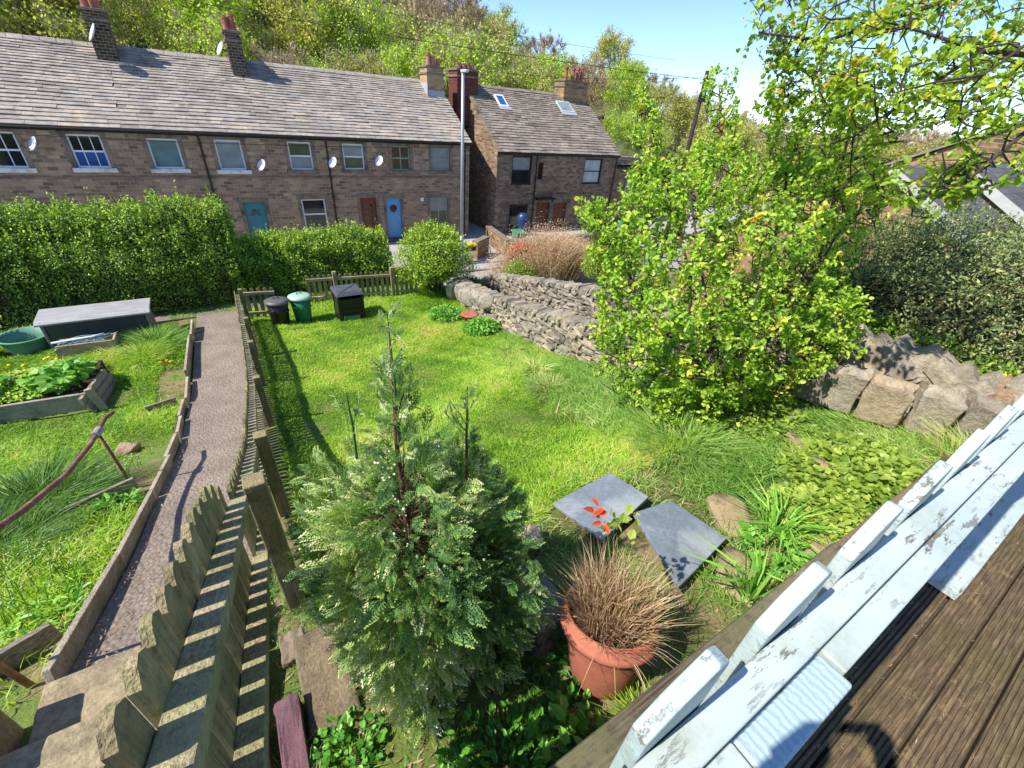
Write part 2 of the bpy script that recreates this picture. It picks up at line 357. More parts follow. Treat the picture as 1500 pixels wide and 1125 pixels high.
setting('verge_bank', MB().box((-9, 14.6, -7.1), (5.6, 14.9, -4.95)), STONE_OLD)
P, F = grid(np.linspace(9.3, 40, 40), np.linspace(-12, 14.2, 40), lambda U, V: -5.4 - np.clip(V-6, 0, 9)*.13 + .1*np.sin(U+V))
setting('side_bank', MB().add(P, F), LAWNM, smooth=True)

# ================================================================== HOUSES
def facade(mb, u0, u1, z0, z1, v, ops, dep=.17, axis=0):
    """wall face at y=v seen from -y, with openings (u0,u1,z0,z1) and their reveals"""
    us = sorted({u0, u1, *[o[0] for o in ops], *[o[1] for o in ops]}); zs = sorted({z0, z1, *[o[2] for o in ops], *[o[3] for o in ops]})
    for a, b in zip(us, us[1:]):
        for c, d in zip(zs, zs[1:]):
            m = ((a+b)/2, (c+d)/2)
            if any(o[0] < m[0] < o[1] and o[2] < m[1] < o[3] for o in ops): continue
            mb.add([(a, v, c), (b, v, c), (b, v, d), (a, v, d)], [(0, 1, 2, 3)])
    for a, b, c, d in ops:
        w = v+dep
        mb.add([(a, v, c), (a, w, c), (a, w, d), (a, v, d)], [(0, 1, 2, 3)]); mb.add([(b, v, c), (b, w, c), (b, w, d), (b, v, d)], [(3, 2, 1, 0)])
        mb.add([(a, v, d), (b, v, d), (b, w, d), (a, w, d)], [(0, 1, 2, 3)]); mb.add([(a, v, c), (b, v, c), (b, w, c), (a, w, c)], [(3, 2, 1, 0)])
        mb.add([(a, w, c), (b, w, c), (b, w, d), (a, w, d)], [(0, 1, 2, 3)])
def slates(mb, u0, u1, ve, ze, vr, zr, row0=.25, row1=.16, wmean=.5, seed=1, th=.024, sag=.02, warm=None):
    r = np.random.default_rng(seed); L = math.hypot(vr-ve, zr-ze); dv, dz = (vr-ve)/L, (zr-ze)/L; nv, nz = -dz, dv
    if vr < ve: nv, nz = dz, -dv
    if nz < 0: nv, nz = -nv, -nz
    s = -.05
    while s < L-.02:
        k = s/L; row = row0+(row1-row0)*k; u = u0 - r.uniform(0, .2)
        while u < u1:
            wd = wmean*r.uniform(.6, 1.5)*(1.1-.3*k); a = max(u, u0); b = min(u+wd, u1); u += wd
            if b-a < .06: continue
            l = min(row*1.35, L-s+.02); t0 = th*r.uniform(.8, 1.5); lift = .03 + r.uniform(-.003, .005)
            q = r.uniform(-.006, .006)
            V = []
            for uu in (a+.0015, b-.0015):
                sg_ = sag*math.sin(uu*.9+1)*math.sin(k*3.1)
                for ss, off, tt in ((s+q, lift+.022, t0), (s+l, lift-.018, t0*.7)):
                    for o in (0, tt): V.append((uu, ve+dv*ss+nv*(off+o+sg_), ze+dz*ss+nz*(off+o+sg_)))
            ti = float(np.clip(r.normal(.5, .2)+.12*math.sin(a*1.1+s*2), 0, .93))
            if r.random() < .04: ti = 1.0
            if warm and warm[0] < (a+b)/2 < warm[1]: ti = min(.97, ti+warm[2])
            mb.add(V, [(0,1,3,2),(4,6,7,5),(0,4,5,1),(2,3,7,6),(0,2,6,4),(1,5,7,3)], ti)
        s += row
def window(house, u0, u1, z0, z1, v, fm, bars='h', panes=(None, None), sill=TRIM, surround=TRIM, dep=.17, fw=.07, jamb=True):
    y = v+dep-.07
    mb = MB(); zm = (z0+z1)/2
    mb.box((u0+.01, y, z0+.01), (u0+fw, y+.06, z1-.01)).box((u1-fw, y, z0+.01), (u1-.01, y+.06, z1-.01)).box((u0+fw, y, z0+.01), (u1-fw, y+.06, z0+fw)).box((u0+fw, y, z1-fw), (u1-fw, y+.06, z1-.01))
    if bars in ('h', 'sash', 'cross'): mb.box((u0+fw, y-.004, zm-.03), (u1-fw, y+.055, zm+.03))
    if bars == 'cross': mb.box(((u0+u1)/2-.025, y+.002, z0+fw), ((u0+u1)/2+.025, y+.05, z1-fw))
    if bars == 'sash':
        for k in (1, 2):
            x = u0+(u1-u0)*k/3; mb.box((x-.014, y+.004, z0+fw), (x+.014, y+.045, z1-fw))
    w = part('window', mb, fm, house)
    if panes[0] is panes[1]: part('pane', MB().box((u0+fw-.01, y+.025, z0+fw-.01), (u1-fw+.01, y+.035, z1-fw+.01)), panes[0], w)
    else:
        part('pane', MB().box((u0+fw-.01, y+.025, zm), (u1-fw+.01, y+.035, z1-fw+.01)), panes[0], w)
        part('pane', MB().box((u0+fw-.01, y+.025, z0+fw-.01), (u1-fw+.01, y+.035, zm-.001)), panes[1], w)
    part('sill', MB().box((u0-.16, v-.07, z0-.14), (u1+.16, v+.10, z0+.012)), sill, w, bevel=.008)
    if jamb:
        m = MB().box((u0-.2, v-.006, z1-.002), (u1+.2, v+.08, z1+.22))
        m.box((u0-.15, v-.009, z0+.014), (u0+.004, v+.09, z1-.003)).box((u1-.004, v-.009, z0+.014), (u1+.15, v+.09, z1-.003))
        part('surround', m, surround, w)
    return w
def door(house, u0, u1, z0, z1, v, dm, style, dep=.17, label=None):
    y = v+dep-.05; cu = (u0+u1)/2
    mb = MB().box((u0+.05, y, z0+.02), (u1-.05, y+.045, z1-.05))
    for s in ((u0+.004, u0+.05), (u1-.05, u1-.004)): mb.box((s[0], y-.02, z0+.02), (s[1], y+.05, z1-.004))
    mb.box((u0+.05, y-.02, z1-.05), (u1-.05, y+.05, z1-.004))
    if style == 'fan':
        mb.box((u0+.12, y-.012, z0+.15), (cu-.03, y, z0+.85)).box((cu+.03, y-.012, z0+.15), (u1-.12, y, z0+.85))
    if style == 'boards':
        for k in range(3):
            for j in range(2): mb.box((u0+.12+j*(u1-u0-.2)/2, y-.012, z0+.15+k*.6), (u0+.05+(j+1)*(u1-u0-.14)/2, y, z0+.62+k*.6))
    d = part('door', mb, dm, house, label)
    if style == 'fan':
        m = MB()
        for k in range(5):
            a = math.radians(15+k*37.5); q = [(cu+.07*math.cos(a-.25), z1-.62+.07*math.sin(a-.25)), (cu+.24*math.cos(a-.25), z1-.62+.30*math.sin(a-.25)), (cu+.24*math.cos(a+.25), z1-.62+.30*math.sin(a+.25)), (cu+.07*math.cos(a+.25), z1-.62+.07*math.sin(a+.25))]
            m.prism(q, 1, y-.008, y+.001)
        part('door_glass', m, GL_DARK, d)
    elif style == 'oval':
        a = np.linspace(0, 2*math.pi, 20, endpoint=False); part('door_glass', MB().prism([(cu+.2*math.cos(t), z1-.55+.2*math.sin(t)) for t in a], 1, y-.01, y+.001), GL_DARK, d)
    elif style == 'nine':
        m = MB()
        for i in range(2):
            for j in range(4): m.box((cu-.2+i*.22, y-.006, z0+.75+j*.28), (cu-.03+i*.22, y+.001, z0+.96+j*.28))
        part('door_glass', m, GL_DARK, d)
    part('door_handle', MB().box((u1-.13, y-.05, z0+1.0), (u1-.10, y-.01, z0+1.12)), DISH, d)
    m = MB().box((u0-.2, v-.006, z1-.002), (u1+.2, v+.08, z1+.22)).box((u0-.15, v-.009, z0), (u0+.004, v+.09, z1-.003)).box((u1-.004, v-.009, z0), (u1+.15, v+.09, z1-.003)).box((u0-.1, v-.2, z0-.12), (u1+.1, v+.16, z0+.02))
    part('door_surround', m, TRIM, house)
def chimney(house, u0, u1, v0, v1, zb, zt, mat, pots, potmat=TERRAPOT, cap=MORTAR, ph=.42, poth=None):
    st = part('chimney', MB().box((u0, v0, zb), (u1, v1, zt)), mat, house)
    part('chimney_cap', MB().box((u0-.05, v0-.05, zt-.32), (u1+.05, v1+.05, zt-.22)).box((u0-.06, v0-.06, zt-.001), (u1+.06, v1+.06, zt+.09)), TRIM, st, bevel=.01)
    for i, (pu_, pv_) in enumerate(pots):
        h = ph if not poth else poth[i]
        part('chimney_pot', MB().lathe([(.001, .05), (.15, .05), (.135, .12), (.115, h*.8), (.14, h*.84), (.14, h), (.105, h), (.095, h-.06), (.001, h-.06)], (pu_, pv_, zt+.06), 12), potmat, st, smooth=False)
    return st
def house(name, label, cat, u0, u1, v, vb, ze, zr, ops, wm, sm, seed, warm=None, gable=(True, True), zg=-6.75, group=None, row=(.25, .165), wmean=.52):
    h = thing(name, label, cat, ((u0+u1)/2, v, zg), group); vr = (v+vb)/2
    m = MB(); facade(m, u0, u1, zg, ze, v, ops)
    m.add([(u0, vb, zg), (u1, vb, zg), (u1, vb, ze), (u0, vb, ze)], [(3, 2, 1, 0)])
    for s, u in ((0, u0), (1, u1)): m.add([(u, v, zg), (u, vb, zg), (u, vb, ze), (u, vr, zr), (u, v, ze)], [(0, 1, 2, 3, 4)])
    part('wall', m, wm, h)
    mm = MB(); e = .12; sl = (zr-ze)/(vr-v)
    ga, gb = (-.06 if gable[0] else 0), (.06 if gable[1] else 0)
    slates(mm, u0+ga, u1+gb, v-e, ze-e*sl+.06, vr, zr+.06, row[0], row[1], wmean, seed, warm=warm)
    slates(mm, u0+ga, u1+gb, vb+e, ze-e*sl+.06, vr, zr+.06, .5, .45, 1.2, seed+1)
    mm.add([(u0, v+.01, ze+.03), (u1, v+.01, ze+.03), (u1, vr, zr+.02), (u0, vr, zr+.02), (u1, vb, ze+.03), (u0, vb, ze+.03)], [(0, 1, 2, 3), (3, 2, 4, 5)], .2)
    rf = part('roof', mm, sm, h)
    m = MB(); u = u0
    while u < u1-.05:
        b = min(u+.48, u1); j = random.uniform(-.01, .01)
        m.prism([(vr-.17, zr+.05+j), (vr, zr+.19+j), (vr+.17, zr+.05+j), (vr, zr+.08+j)], 0, u+.008, b-.008, random.uniform(.3, .7)); u = b
    part('ridge_tile', m, sm, rf)
    m = MB().tube([(u0, v-e-.06, ze-.06), (u1, v-e-.06, ze-.06)], .055, 8).box((u0, v-.03, ze-.16), (u1, v-.003, ze-.02))
    part('gutter', m, IRON, h)
    return h, rf
def downpipe(h, u, v, z0, z1, kink=True):
    p = [(u, v-.18, z1), (u, v-.17, z1-.08), (u+.03, v-.08, z1-.3), (u+.03, v-.08, z0)]
    m = MB().tube(p, .04, 8)
    for z in np.arange(z0+.6, z1-.4, 1.3): m.tube([(u+.03, v-.08, z), (u+.03, v-.08, z+.08)], .055, 8)
    part('downpipe', m, IRON, h)
V0 = 24.0; ZE, ZR, VB = -1.65, .92, 32.6; ZG = -6.6
g = 'stone cottages of the terrace row'
# cottage A (far left)
wA = [(-7.0, -5.83, -3.06, -1.9), (-4.5, -3.5, -3.04, -1.9), (-6.55, -5.45, -5.6, -4.4)]
A, Ar = house('stone_cottage', 'left end cottage of the terrace with white sash windows and a sooty chimney', 'house', -9.6, -2.75, V0, VB, ZE, ZR, wA, STONE, SLATE, 11, gable=(True, False), group=g)
window(A, *wA[0], V0, UPVC, 'sash', (GL_BLIND, GL_DARK), TRIMP); window(A, *wA[1], V0, UPVC, 'sash', (GL_BLIND, GL_BLUE), TRIMP); window(A, *wA[2], V0, UPVC, 'cross', (GL_DARK, GL_DARK))
chimney(Ar.parent, -3.12, -2.42, 27.45, 28.5, .1, 2.1, CHST, [(-2.95, 27.75), (-2.6, 27.78), (-2.75, 28.2)], TERRA, ph=.6)
# cottage B
wB = [(-2.15, -1.12, -3.05, -1.95), (.12, 1.12, -3.08, -1.92), (.62, 1.5, -6.45, -4.4), (-1.6, -.5, -5.8, -4.5)]
B, Br = house('stone_cottage', 'second cottage of the terrace with pale frosted windows and the teal front door', 'house', -2.75, 2.0, V0, VB, ZE, ZR, wB, STONE, SLATE, 23, gable=(False, False), group=g)
window(B, *wB[0], V0, UPVC, 'none', (GL_FROST, GL_FROST), TRIMP); window(B, *wB[1], V0, UPVC, 'none', (GL_CURT, GL_CURT), TRIMP); window(B, *wB[3], V0, UPVC, 'h', (GL_DARK, GL_DARK))
door(B, *wB[2], V0, TEAL, 'fan'); downpipe(B, -.4, V0, -6.6, ZE)
chimney(B, 1.62, 2.2, 27.2, 28.35, .0, 1.98, CHST, [(1.78, 27.5), (2.02, 27.5), (1.9, 28.0)], TERRA, poth=[.5, .62, .4])
# cottage C
wC = [(2.92, 3.92, -3.06, -1.9), (5.3, 6.3, -3.03, -1.9), (3.08, 4.18, -5.75, -4.33), (5.86, 6.68, -6.45, -4.33)]
C, Cr = house('stone_cottage', 'third cottage of the terrace with the brown part glazed door and white barred windows', 'house', 2.0, 6.92, V0, VB, ZE, ZR, wC, STONE, SLATE, 37, gable=(False, False), group=g)
window(C, *wC[0], V0, UPVC, 'h', (GL_GREEN, GL_CURT)); window(C, *wC[1], V0, UPVC, 'h', (GL_CURT, GL_GREEN)); window(C, *wC[2], V0, UPVC, 'h', (GL_DARK, GL_BLIND)); door(C, *wC[3], V0, REDWD, 'nine')
downpipe(C, 4.55, V0, -6.6, ZE)
# cottage D
wD = [(7.65, 8.65, -3.05, -1.92), (9.8, 10.88, -3.05, -1.92), (7.2, 8.0, -6.45, -4.36), (9.66, 10.76, -5.75, -4.4)]
D, Dr = house('stone_cottage', 'right end cottage of the terrace with sage green windows and the sky blue door', 'house', 6.92, 12.05, V0, VB, ZE, ZR, wD, STONE, SLATE, 51, warm=(6.9, 12.2, .2), gable=(False, True), group=g)
window(D, *wD[0], V0, SAGE, 'cross', (GL_DARK, GL_DARK)); window(D, *wD[1], V0, SAGE, 'cross', (GL_CURT, GL_CURT)); window(D, *wD[3], V0, SAGE, 'cross', (GL_CURT, GL_GREEN)); door(D, *wD[2], V0, SKYB, 'oval')
downpipe(D, 11.72, V0, -6.6, ZE)
chimney(D, 11.0, 12.0, 27.25, 28.3, .1, 1.66, STONE_PALE, [(11.2, 27.5), (11.45, 27.5), (11.8, 27.6)], TERRAPOT, poth=[.55, .5, .4])
part('flashing', MB().prism([(27.16, .28), (27.16, .62), (27.24, .62), (27.24, .3)], 0, 10.94, 12.02).box((10.95, 27.1, .3), (10.99, 28.3, .95)), LEAD, D)
# string course along the whole row
for h_, a, b in ((A, -9.6, -2.75), (B, -2.75, 2.0), (C, 2.0, 6.92), (D, 6.92, 12.05)): part('string_course', MB().box((a, V0-.035, -3.4), (b, V0+.01, -3.33)), TRIM, h_)

# semi detached house beyond the alley
w2 = [(14.85, 16.3, -3.8, -2.2), (20.4, 21.95, -3.8, -2.25), (16.75, 17.15, -3.5, -2.55), (14.85, 16.25, -6.3, -4.9), (16.9, 17.95, -6.45, -4.85), (18.25, 19.35, -6.45, -4.9)]
H2, H2r = house('stone_house', 'darker stone house beyond the alley with two skylights and a pair of brown front doors', 'house', 13.84, 23.25, V0, 33.0, -2.02, 1.02, w2, STONE_OLD, SLATE2, 77, row=(.25, .17), wmean=.45)
window(H2, *w2[0], V0, BROWNF, 'h', (GL_CURT, GL_DARK), fw=.12); window(H2, *w2[1], V0, BROWNF, 'h', (GL_WHITE, GL_WHITE), fw=.12); window(H2, *w2[2], V0, BROWNF, 'none', (GL_DARK, GL_DARK), fw=.06, jamb=False)
window(H2, *w2[3], V0, BROWNF, 'h', (GL_DARK, GL_GREEN), fw=.14); door(H2, *w2[4], V0, REDWD, 'boards'); door(H2, *w2[5], V0, REDWD, 'boards')
downpipe(H2, 16.55, V0, -6.6, -2.02); downpipe(H2, 23.05, V0, -6.6, -2.02)
part('string_course', MB().box((13.84, V0-.05, -4.45), (23.25, V0+.01, -4.36)), TRIM, H2)
part('verge_stone', MB().prism([(23.85, -2.1), (28.5, 1.12), (28.5, 1.24), (23.85, -1.98)], 0, 13.76, 13.98), TRIM, H2)
chimney(H2, 13.0, 14.35, 27.6, 28.8, -1.0, 1.72, BRICK, [(13.2, 27.85), (13.5, 27.85), (13.8, 27.85), (14.1, 27.9)], TERRAPOT, ph=.3)
c5 = chimney(H2, 21.0, 23.0, 27.9, 29.0, .1, 1.9, STONE_BUFF, [(21.3, 28.3), (21.9, 28.3), (22.3, 28.3), (22.65, 28.3)], TERRA, poth=[.75, .7, .75, .85])
for (a, b) in ((15.55, 16.2), (20.3, 21.4)):
    sl = 3.04/4.5; v0_, v1_ = 26.95, 27.8; z = lambda vv: -2.02+sl*(vv-24)+.19
    sk = part('skylight', MB().add([(a, v0_, z(v0_)+.03), (b, v0_, z(v0_)+.03), (b, v1_, z(v1_)+.03), (a, v1_, z(v1_)+.03), (a, v0_, z(v0_)-.1), (b, v0_, z(v0_)-.1), (b, v1_, z(v1_)-.1), (a, v1_, z(v1_)-.1)], [(0,1,2,3), (4,7,6,5), (0,4,5,1), (1,5,6,2), (2,6,7,3), (3,7,4,0)]), UPVC if a < 18 else M_plain('grey_skylight_frame', 'b9c2bd', .5), H2)
    q = .09; part('pane', MB().add([(a+q, v0_+q, z(v0_+q)+.036), (b-q, v0_+q, z(v0_+q)+.036), (b-q, v1_-q, z(v1_-q)+.036), (a+q, v1_-q, z(v1_-q)+.036)], [(0,1,2,3)]), GL_BLUE if a < 18 else GL_CURT, sk)
    part('flashing', MB().add([(a-.1, v0_-.22, z(v0_-.22)+.005), (b+.1, v0_-.22, z(v0_-.22)+.005), (b+.1, v0_-.01, z(v0_)+.005), (a-.1, v0_-.01, z(v0_)+.005)], [(0,1,2,3)]), LEAD, sk)
part('porch_canopy', MB().box((16.7, V0-.4, -4.62), (18.1, V0-.003, -4.54)), IRON, H2)
# lower cottage past it, mostly behind the tree
w3 = [(25.0, 26.2, -4.6, -3.6), (27.5, 28.7, -4.6, -3.6)]
H3, _ = house('stone_cottage', 'low stone cottage seen through leaves right of the house with skylights', 'house', 23.3, 29.0, 24.6, 31.5, -2.75, -2.6, w3, STONE_OLD, SLATE2, 91)
for q in w3: window(H3, *q, 24.6, UPVC, 'h', (GL_CURT, GL_CURT))

# satellite dishes and small fittings
def dish(p, label, az_=-60, r=.25, back=(0, .35, 0)):
    t = thing('satellite_dish', label, 'satellite dish', p, 'satellite dishes on the houses')
    R = np.array(Matrix.Rotation(math.radians(az_), 3, 'Z') @ Matrix.Rotation(math.radians(62), 3, 'X'))
    m = MB(); m.lathe([(.001, .0), (r*.5, .02), (r*.85, .055), (r, .085), (r*.97, .095), (r*.8, .06), (.001, .012)], (0,0,0), 18)
    m.v = [v @ R.T + np.array(p) for v in m.v]; part('reflector', m, DISH, t, smooth=True)
    a = np.array(p); e = a + R @ np.array((0, -r*.9, .35))
    part('receiver_arm', MB().tube([a + R @ np.array((0, -r*.8, .06)), e], .012, 5).tube([e, e + R @ np.array((0, .08, -.02))], .028, 6), IRON, t)
    part('bracket', MB().tube([a, a + np.array(back)], .02, 6), IRON, t)
dish((-5.3, V0-.38, -2.25), 'small dish right of the leftmost sash window on the terrace'); dish((1.75, V0-.38, -2.85), 'dish left of the first bar window, beside the second frosted window'); dish((4.75, V0-.4, -2.7), 'pale beige dish beside the terrace downpipe between two white windows')
dish((6.95, V0-.38, -2.6), 'dish between the white window and the first sage green window'); dish((-2.9, 27.1, 1.35), 'dish fixed high on the front of the sooty left chimney', -75, .34); dish((1.4, 27.6, 1.35), 'dish held out on the left side of the second terrace chimney', -75, .3, (.3, .1, 0))
single('alarm_box', MB().box((9.1, V0-.07, -4.55), (9.28, V0-.003, -4.37)), UPVC, 'small white alarm box on the wall between the sky blue door and sage window', 'alarm box', (9.2, V0, -4.5), bevel=.01)

# buildings on the right, seen through the branches
R1 = thing('outbuilding', 'low buff stone gable building with white bargeboard and grey slate roof behind the dark shrub', 'building', (17, 3, -6))
def gableblock(par, u0, u1, vr, zr, half, drop, zb, wm, rm, barge=True):
    m = MB(); v0_, v1_ = vr-half, vr+half; ze = zr-drop
    for u, f in ((u0, (0,1,2,3,4)), (u1, (4,3,2,1,0))): m.add([(u, v0_, zb), (u, v0_, ze), (u, vr, zr), (u, v1_, ze), (u, v1_, zb)], [f])
    m.add([(u0, v0_, zb), (u1, v0_, zb), (u1, v0_, ze), (u0, v0_, ze)], [(0,1,2,3)]); m.add([(u0, v1_, zb), (u1, v1_, zb), (u1, v1_, ze), (u0, v1_, ze)], [(3,2,1,0)])
    part('wall', m, wm, par)
    k = drop/half; e = .25; rr = MB()
    for sgn in (-1, 1):
        a = (vr+sgn*(half+e), ze-e*k+.05); b = (vr, zr+.05)
        rr.prism([a, b, (b[0], b[1]+.09), (a[0], a[1]+.09)] if sgn < 0 else [(a[0], a[1]+.09), (b[0], b[1]+.09), b, a], 0, u0-.15, u1+.1)
    part('roof', rr, rm, par)
    if barge:
        bb = MB()
        for sgn in (-1,):
            a = (vr+sgn*(half+e), ze-e*k-.1); b = (vr, zr-.1)
            bb.prism([a, b, (b[0], b[1]+.26), (a[0], a[1]+.26)], 0, u0-.21, u0-.155)
        part('bargeboard', bb, M_plain('weathered_white_board', 'b4b3aa', .6, var=.12, scale=4), par)
gableblock(R1, 14.6, 17.9, 5.25, -.6, 5.4, 3.05, -6.5, STONE_BUFF, GREYSLATE)
R3 = thing('outbuilding', 'grey slate roofed range behind the gable building, its pale verge sloping to the right edge', 'building', (21, 3, -6))
gableblock(R3, 18.1, 24.6, 4.95, -.42, 5.6, 3.15, -6.5, STONE_BUFF, GREYSLATE)
R2 = thing('stone_house', 'taller pale stone house at the right edge with white trimmed windows, glimpsed through branches', 'house', (23, 3, -6))
gableblock(R2, 24.9, 33.0, 5.2, 1.2, 5.0, 2.6, -6.5, STONE_BUFF, SLATE2, barge=False)
for a, b, c, d in ((4.6, 5.3, -1.1, -.1), (2.2, 2.9, -1.1, -.1)):
    w_ = part('window', MB().box((24.82, a, c), (24.89, b, d)), UPVC, R2); part('pane', MB().box((24.8, a+.08, c+.08), (24.825, b-.08, d-.08)), GL_CURT, w_)
# ================================================================== GARDEN STRUCTURES
FENCEW = M_wood('weathered_green_fence_wood', '8c7d5c', '4c4230', 'a8926c', axis=2, alga='6f6f42', fine=130, gain=1.45)
RAILW = M_wood('weathered_rail_wood', '9a8a68', '5b4d36', 'a3967a', axis=1, alga='787a48', fine=130, gain=1.4)
GREYW = M_wood('silvered_board_wood', '8b8071', '544b40', '9a8f7d', axis=0, fine=110, gain=1.25)
GREYWY = M_wood('silvered_edging_wood', '9a8d78', '5c5142', 'a69a84', axis=1, fine=110, gain=1.3)
CONC = M_plain('weathered_concrete_slab', '9d8d6f', .95, var=.35, scale=4, bump=1, dirt='6a604c')
BRICKP = M_plain('purple_engineering_brick', '6b4a50', .85, var=.2, scale=14, bump=.5)

# ---- picket fence along the path: pickets on the path side, rails and posts on the lawn side
def picket(mb, u, v, zb, zt, w=.078, t=.02, lean=0, axis=1, chop=.028, tint=.5):
    """one flat board with clipped top corners; width along axis"""
    h = w/2; prof = [(-h, zb), (h, zb), (h, zt-chop), (h-chop, zt), (-h+chop, zt), (-h, zt-chop)]
    if axis == 1: mb.prism([(v+a, z) for a, z in prof], 0, u-t/2, u+t/2, tint)
    else: mb.prism([(u+a, z) for a, z in prof], 1, v-t/2, v+t/2, tint)
FT = lambda v: float(np.interp(v, [0, .5, 1.0, 1.5, 1.9, 3.24, 5.9, 7.9, 11.2, 12.4], [-.55, -.78, -1.0, -1.24, -1.62, -2.32, -3.3, -3.7, -3.95, -4.0]))
g = 'panels of the picket fence beside the path'
posts = [1.86, 3.22, 5.92, 7.9, 9.2, 11.3]
PITCH_ = .108
def panel(v0, v1, label, ft=FT, zdrop=.78, du=0, ends=(False, False)):
    t = thing('picket_fence', label, 'fence', (-.3+du, (v0+v1)/2, gz((v0+v1)/2)), g)
    v = v0+.05; k = 0
    while v < v1-.02:
        zt = ft(v)+random.uniform(-.008, .008)
        mb = MB(); picket(mb, -.315+du+random.uniform(-.003, .003), v, zt-zdrop, zt, tint=random.random()*.9+.05)
        part('picket', mb, FENCEW, t); v += PITCH_; k += 1
    for dz, nm in ((-.115, 'rail'), (-.54, 'rail')):
        mb = MB(); mb.beam((-.268+du, v0, ft(v0)+dz), (-.268+du, v1, ft(v1)+dz), .07, .045, tint=.7); part(nm, mb, RAILW, t, bevel=.004)
    return t
panel(.12, 1.8, 'nearest steep section of picket fence above the slabs, sloping down to the first post')
FT0 = FT
bounds = [1.9, 3.22, 5.92, 7.9, 9.2, 11.3]
names = ['short picket fence section between the two nearest posts', 'picket fence section falling to the third post beside the lawn', 'picket fence section between the third and fourth posts from the camera', 'short picket fence section just before the last stretch by the path', 'farthest picket fence section ending by the black dustbin']
for a, b, n in zip(bounds, bounds[1:], names): panel(a+.03, b-.03, n)
pn = ['nearest thick fence post, its square top tilted out above the conifer', 'second fence post, square topped, halfway down the steep lawn edge', 'third fence post from the camera beside the shaded grass', 'fourth fence post from the camera beside the shaded grass', 'fifth fence post, before the far end of the path', 'end post of the path fence beside the black dustbin']
for k, v in enumerate(posts):
    z = float(gz(v)); zt = FT(v+.02)+.02; wd = .095 if k < 2 else .085
    b = MB().beam((-.185, v, z-.15), (-.195, v, zt), wd, wd, up=(0,1,0), tint=.35)
    single('fence_post', b, FENCEW, pn[k], 'fence post', (-.19, v, z), 'posts of the path fence', bevel=.006)
# ---- far fence and gate across the end of the lawn
def far_fence(u0, u1, v0, v1, zt0, zt1, drop, label, skip=None):
    t = thing('picket_fence', label, 'fence', ((u0+u1)/2, (v0+v1)/2, -4.9)); n = int((u1-u0)/.135)
    for k in range(n+1):
        q = k/n; u = u0+(u1-u0)*q; v = v0+(v1-v0)*q; zt = zt0+(zt1-zt0)*q
        mb = MB(); picket(mb, u, v, zt-drop, zt, w=.085, axis=0, tint=random.random()); part('picket', mb, FENCEW, t)
    for dz in (-.12, -.62): part('rail', MB().beam((u0-.05, v0-.035, zt0+dz), (u1+.05, v1-.035, zt1+dz), .045, .07, tint=.8), RAILW, t)
    return t
far_fence(1.38, 4.3, 12.25, 12.0, -4.1, -4.16, .8, 'low picket fence across the far end of the lawn behind the compost bin')
far_fence(-.1, .45, 11.55, 11.5, -4.02, -4.05, .8, 'narrow picket piece behind the black dustbin at the fence corner')
for u, v, l in ((2.05, 12.12, 'grey green post of the far fence beside the compost bin'), (3.6, 12.0, 'right post of the far fence near the round bush')):
    single('fence_post', MB().box((u-.05, v-.05, -5.0), (u+.05, v+.05, -4.02), .8), FENCEW, l, 'fence post', (u, v, -4.9), 'posts of the far fence', bevel=.005)

# ---- path, its edging, the landing slabs
gm = NT('brown_textured_path'); wv = gm.n('ShaderNodeTexVoronoi'); wv.inputs['Scale'].default_value = 26; mp = gm.n('ShaderNodeMapping'); mp.inputs['Scale'].default_value = (1.25, .9, 1); gm.l(gm.tc.outputs['Object'], mp.inputs[0]); gm.l(mp.outputs[0], wv.inputs['Vector'])
c = gm.ramp(gm.noise(2.2, 6), [(.3, hx('857869')), (.7, hx('aa9c8a'))]); c = gm.mix(gm.ramp(wv.outputs['Distance'], [(.12, (0,0,0)), (.5, (.5,.5,.5))]), c, hx('5a4a44'))
PATHM = gm.done(gm.pbsdf(c, .9, gm.math('MULTIPLY', wv.outputs['Distance'], -1), .6, .02))
P, F = grid(np.linspace(-1.27, -.36, 14), np.linspace(1.9, 12.5, 60), lambda U, V: gz(V)+.06+.01*np.sin(V*2)+0*U)
# the sheet gets thickness from a skirt
pth = MB().add(P, F); pth.add([(-1.27, 1.9, gz(1.9)+.05), (-.36, 1.9, gz(1.9)+.05), (-.36, 1.9, gz(1.9)-.2), (-1.27, 1.9, gz(1.9)-.2)], [(0,1,2,3)])
setting('path', pth, PATHM, smooth=True)
setting('path_end', MB().box((-3.0, 12.3, -5.0), (.2, 12.9, -4.86)), M_plain('trodden_grit', '857668', .95, var=.25, scale=9, bump=.8))
e = [(1.95, 3.2), (3.16, 4.3), (4.33, 5.3), (5.28, 6.1), (6.15, 6.75), (6.8, 7.5), (7.55, 8.5), (8.6, 10.5), (10.55, 11.5)]
en = ['longest silvered edging board beside the lower path, nearest the slabs', 'edging board left of the path where the grass bank is bare', 'edging board at the foot of the rusty handrail post', 'split edging board with a weed at its end', 'short chipped edging board halfway along the path', 'pale short edging board midway along the path', 'edging board beside the shaded clump of long grass', 'edging board opposite the fourth fence post', 'tall upright edging board at the far end of the path']
for (a, b), n in zip(e, en):
    h = .13 if b < 9 else .22; ja, jb = random.uniform(-.025, .025), random.uniform(-.025, .025)
    single('path_edging_board', MB().beam((-1.31+ja, a, gz(a)+h/2-.01), (-1.31+jb, b, gz(b)+h/2-.01), .04, h+.1, tint=random.uniform(.4, .9)), GREYWY, n, 'edging board', (-1.4, (a+b)/2, float(gz((a+b)/2))), 'edging boards left of the path', bevel=.006)
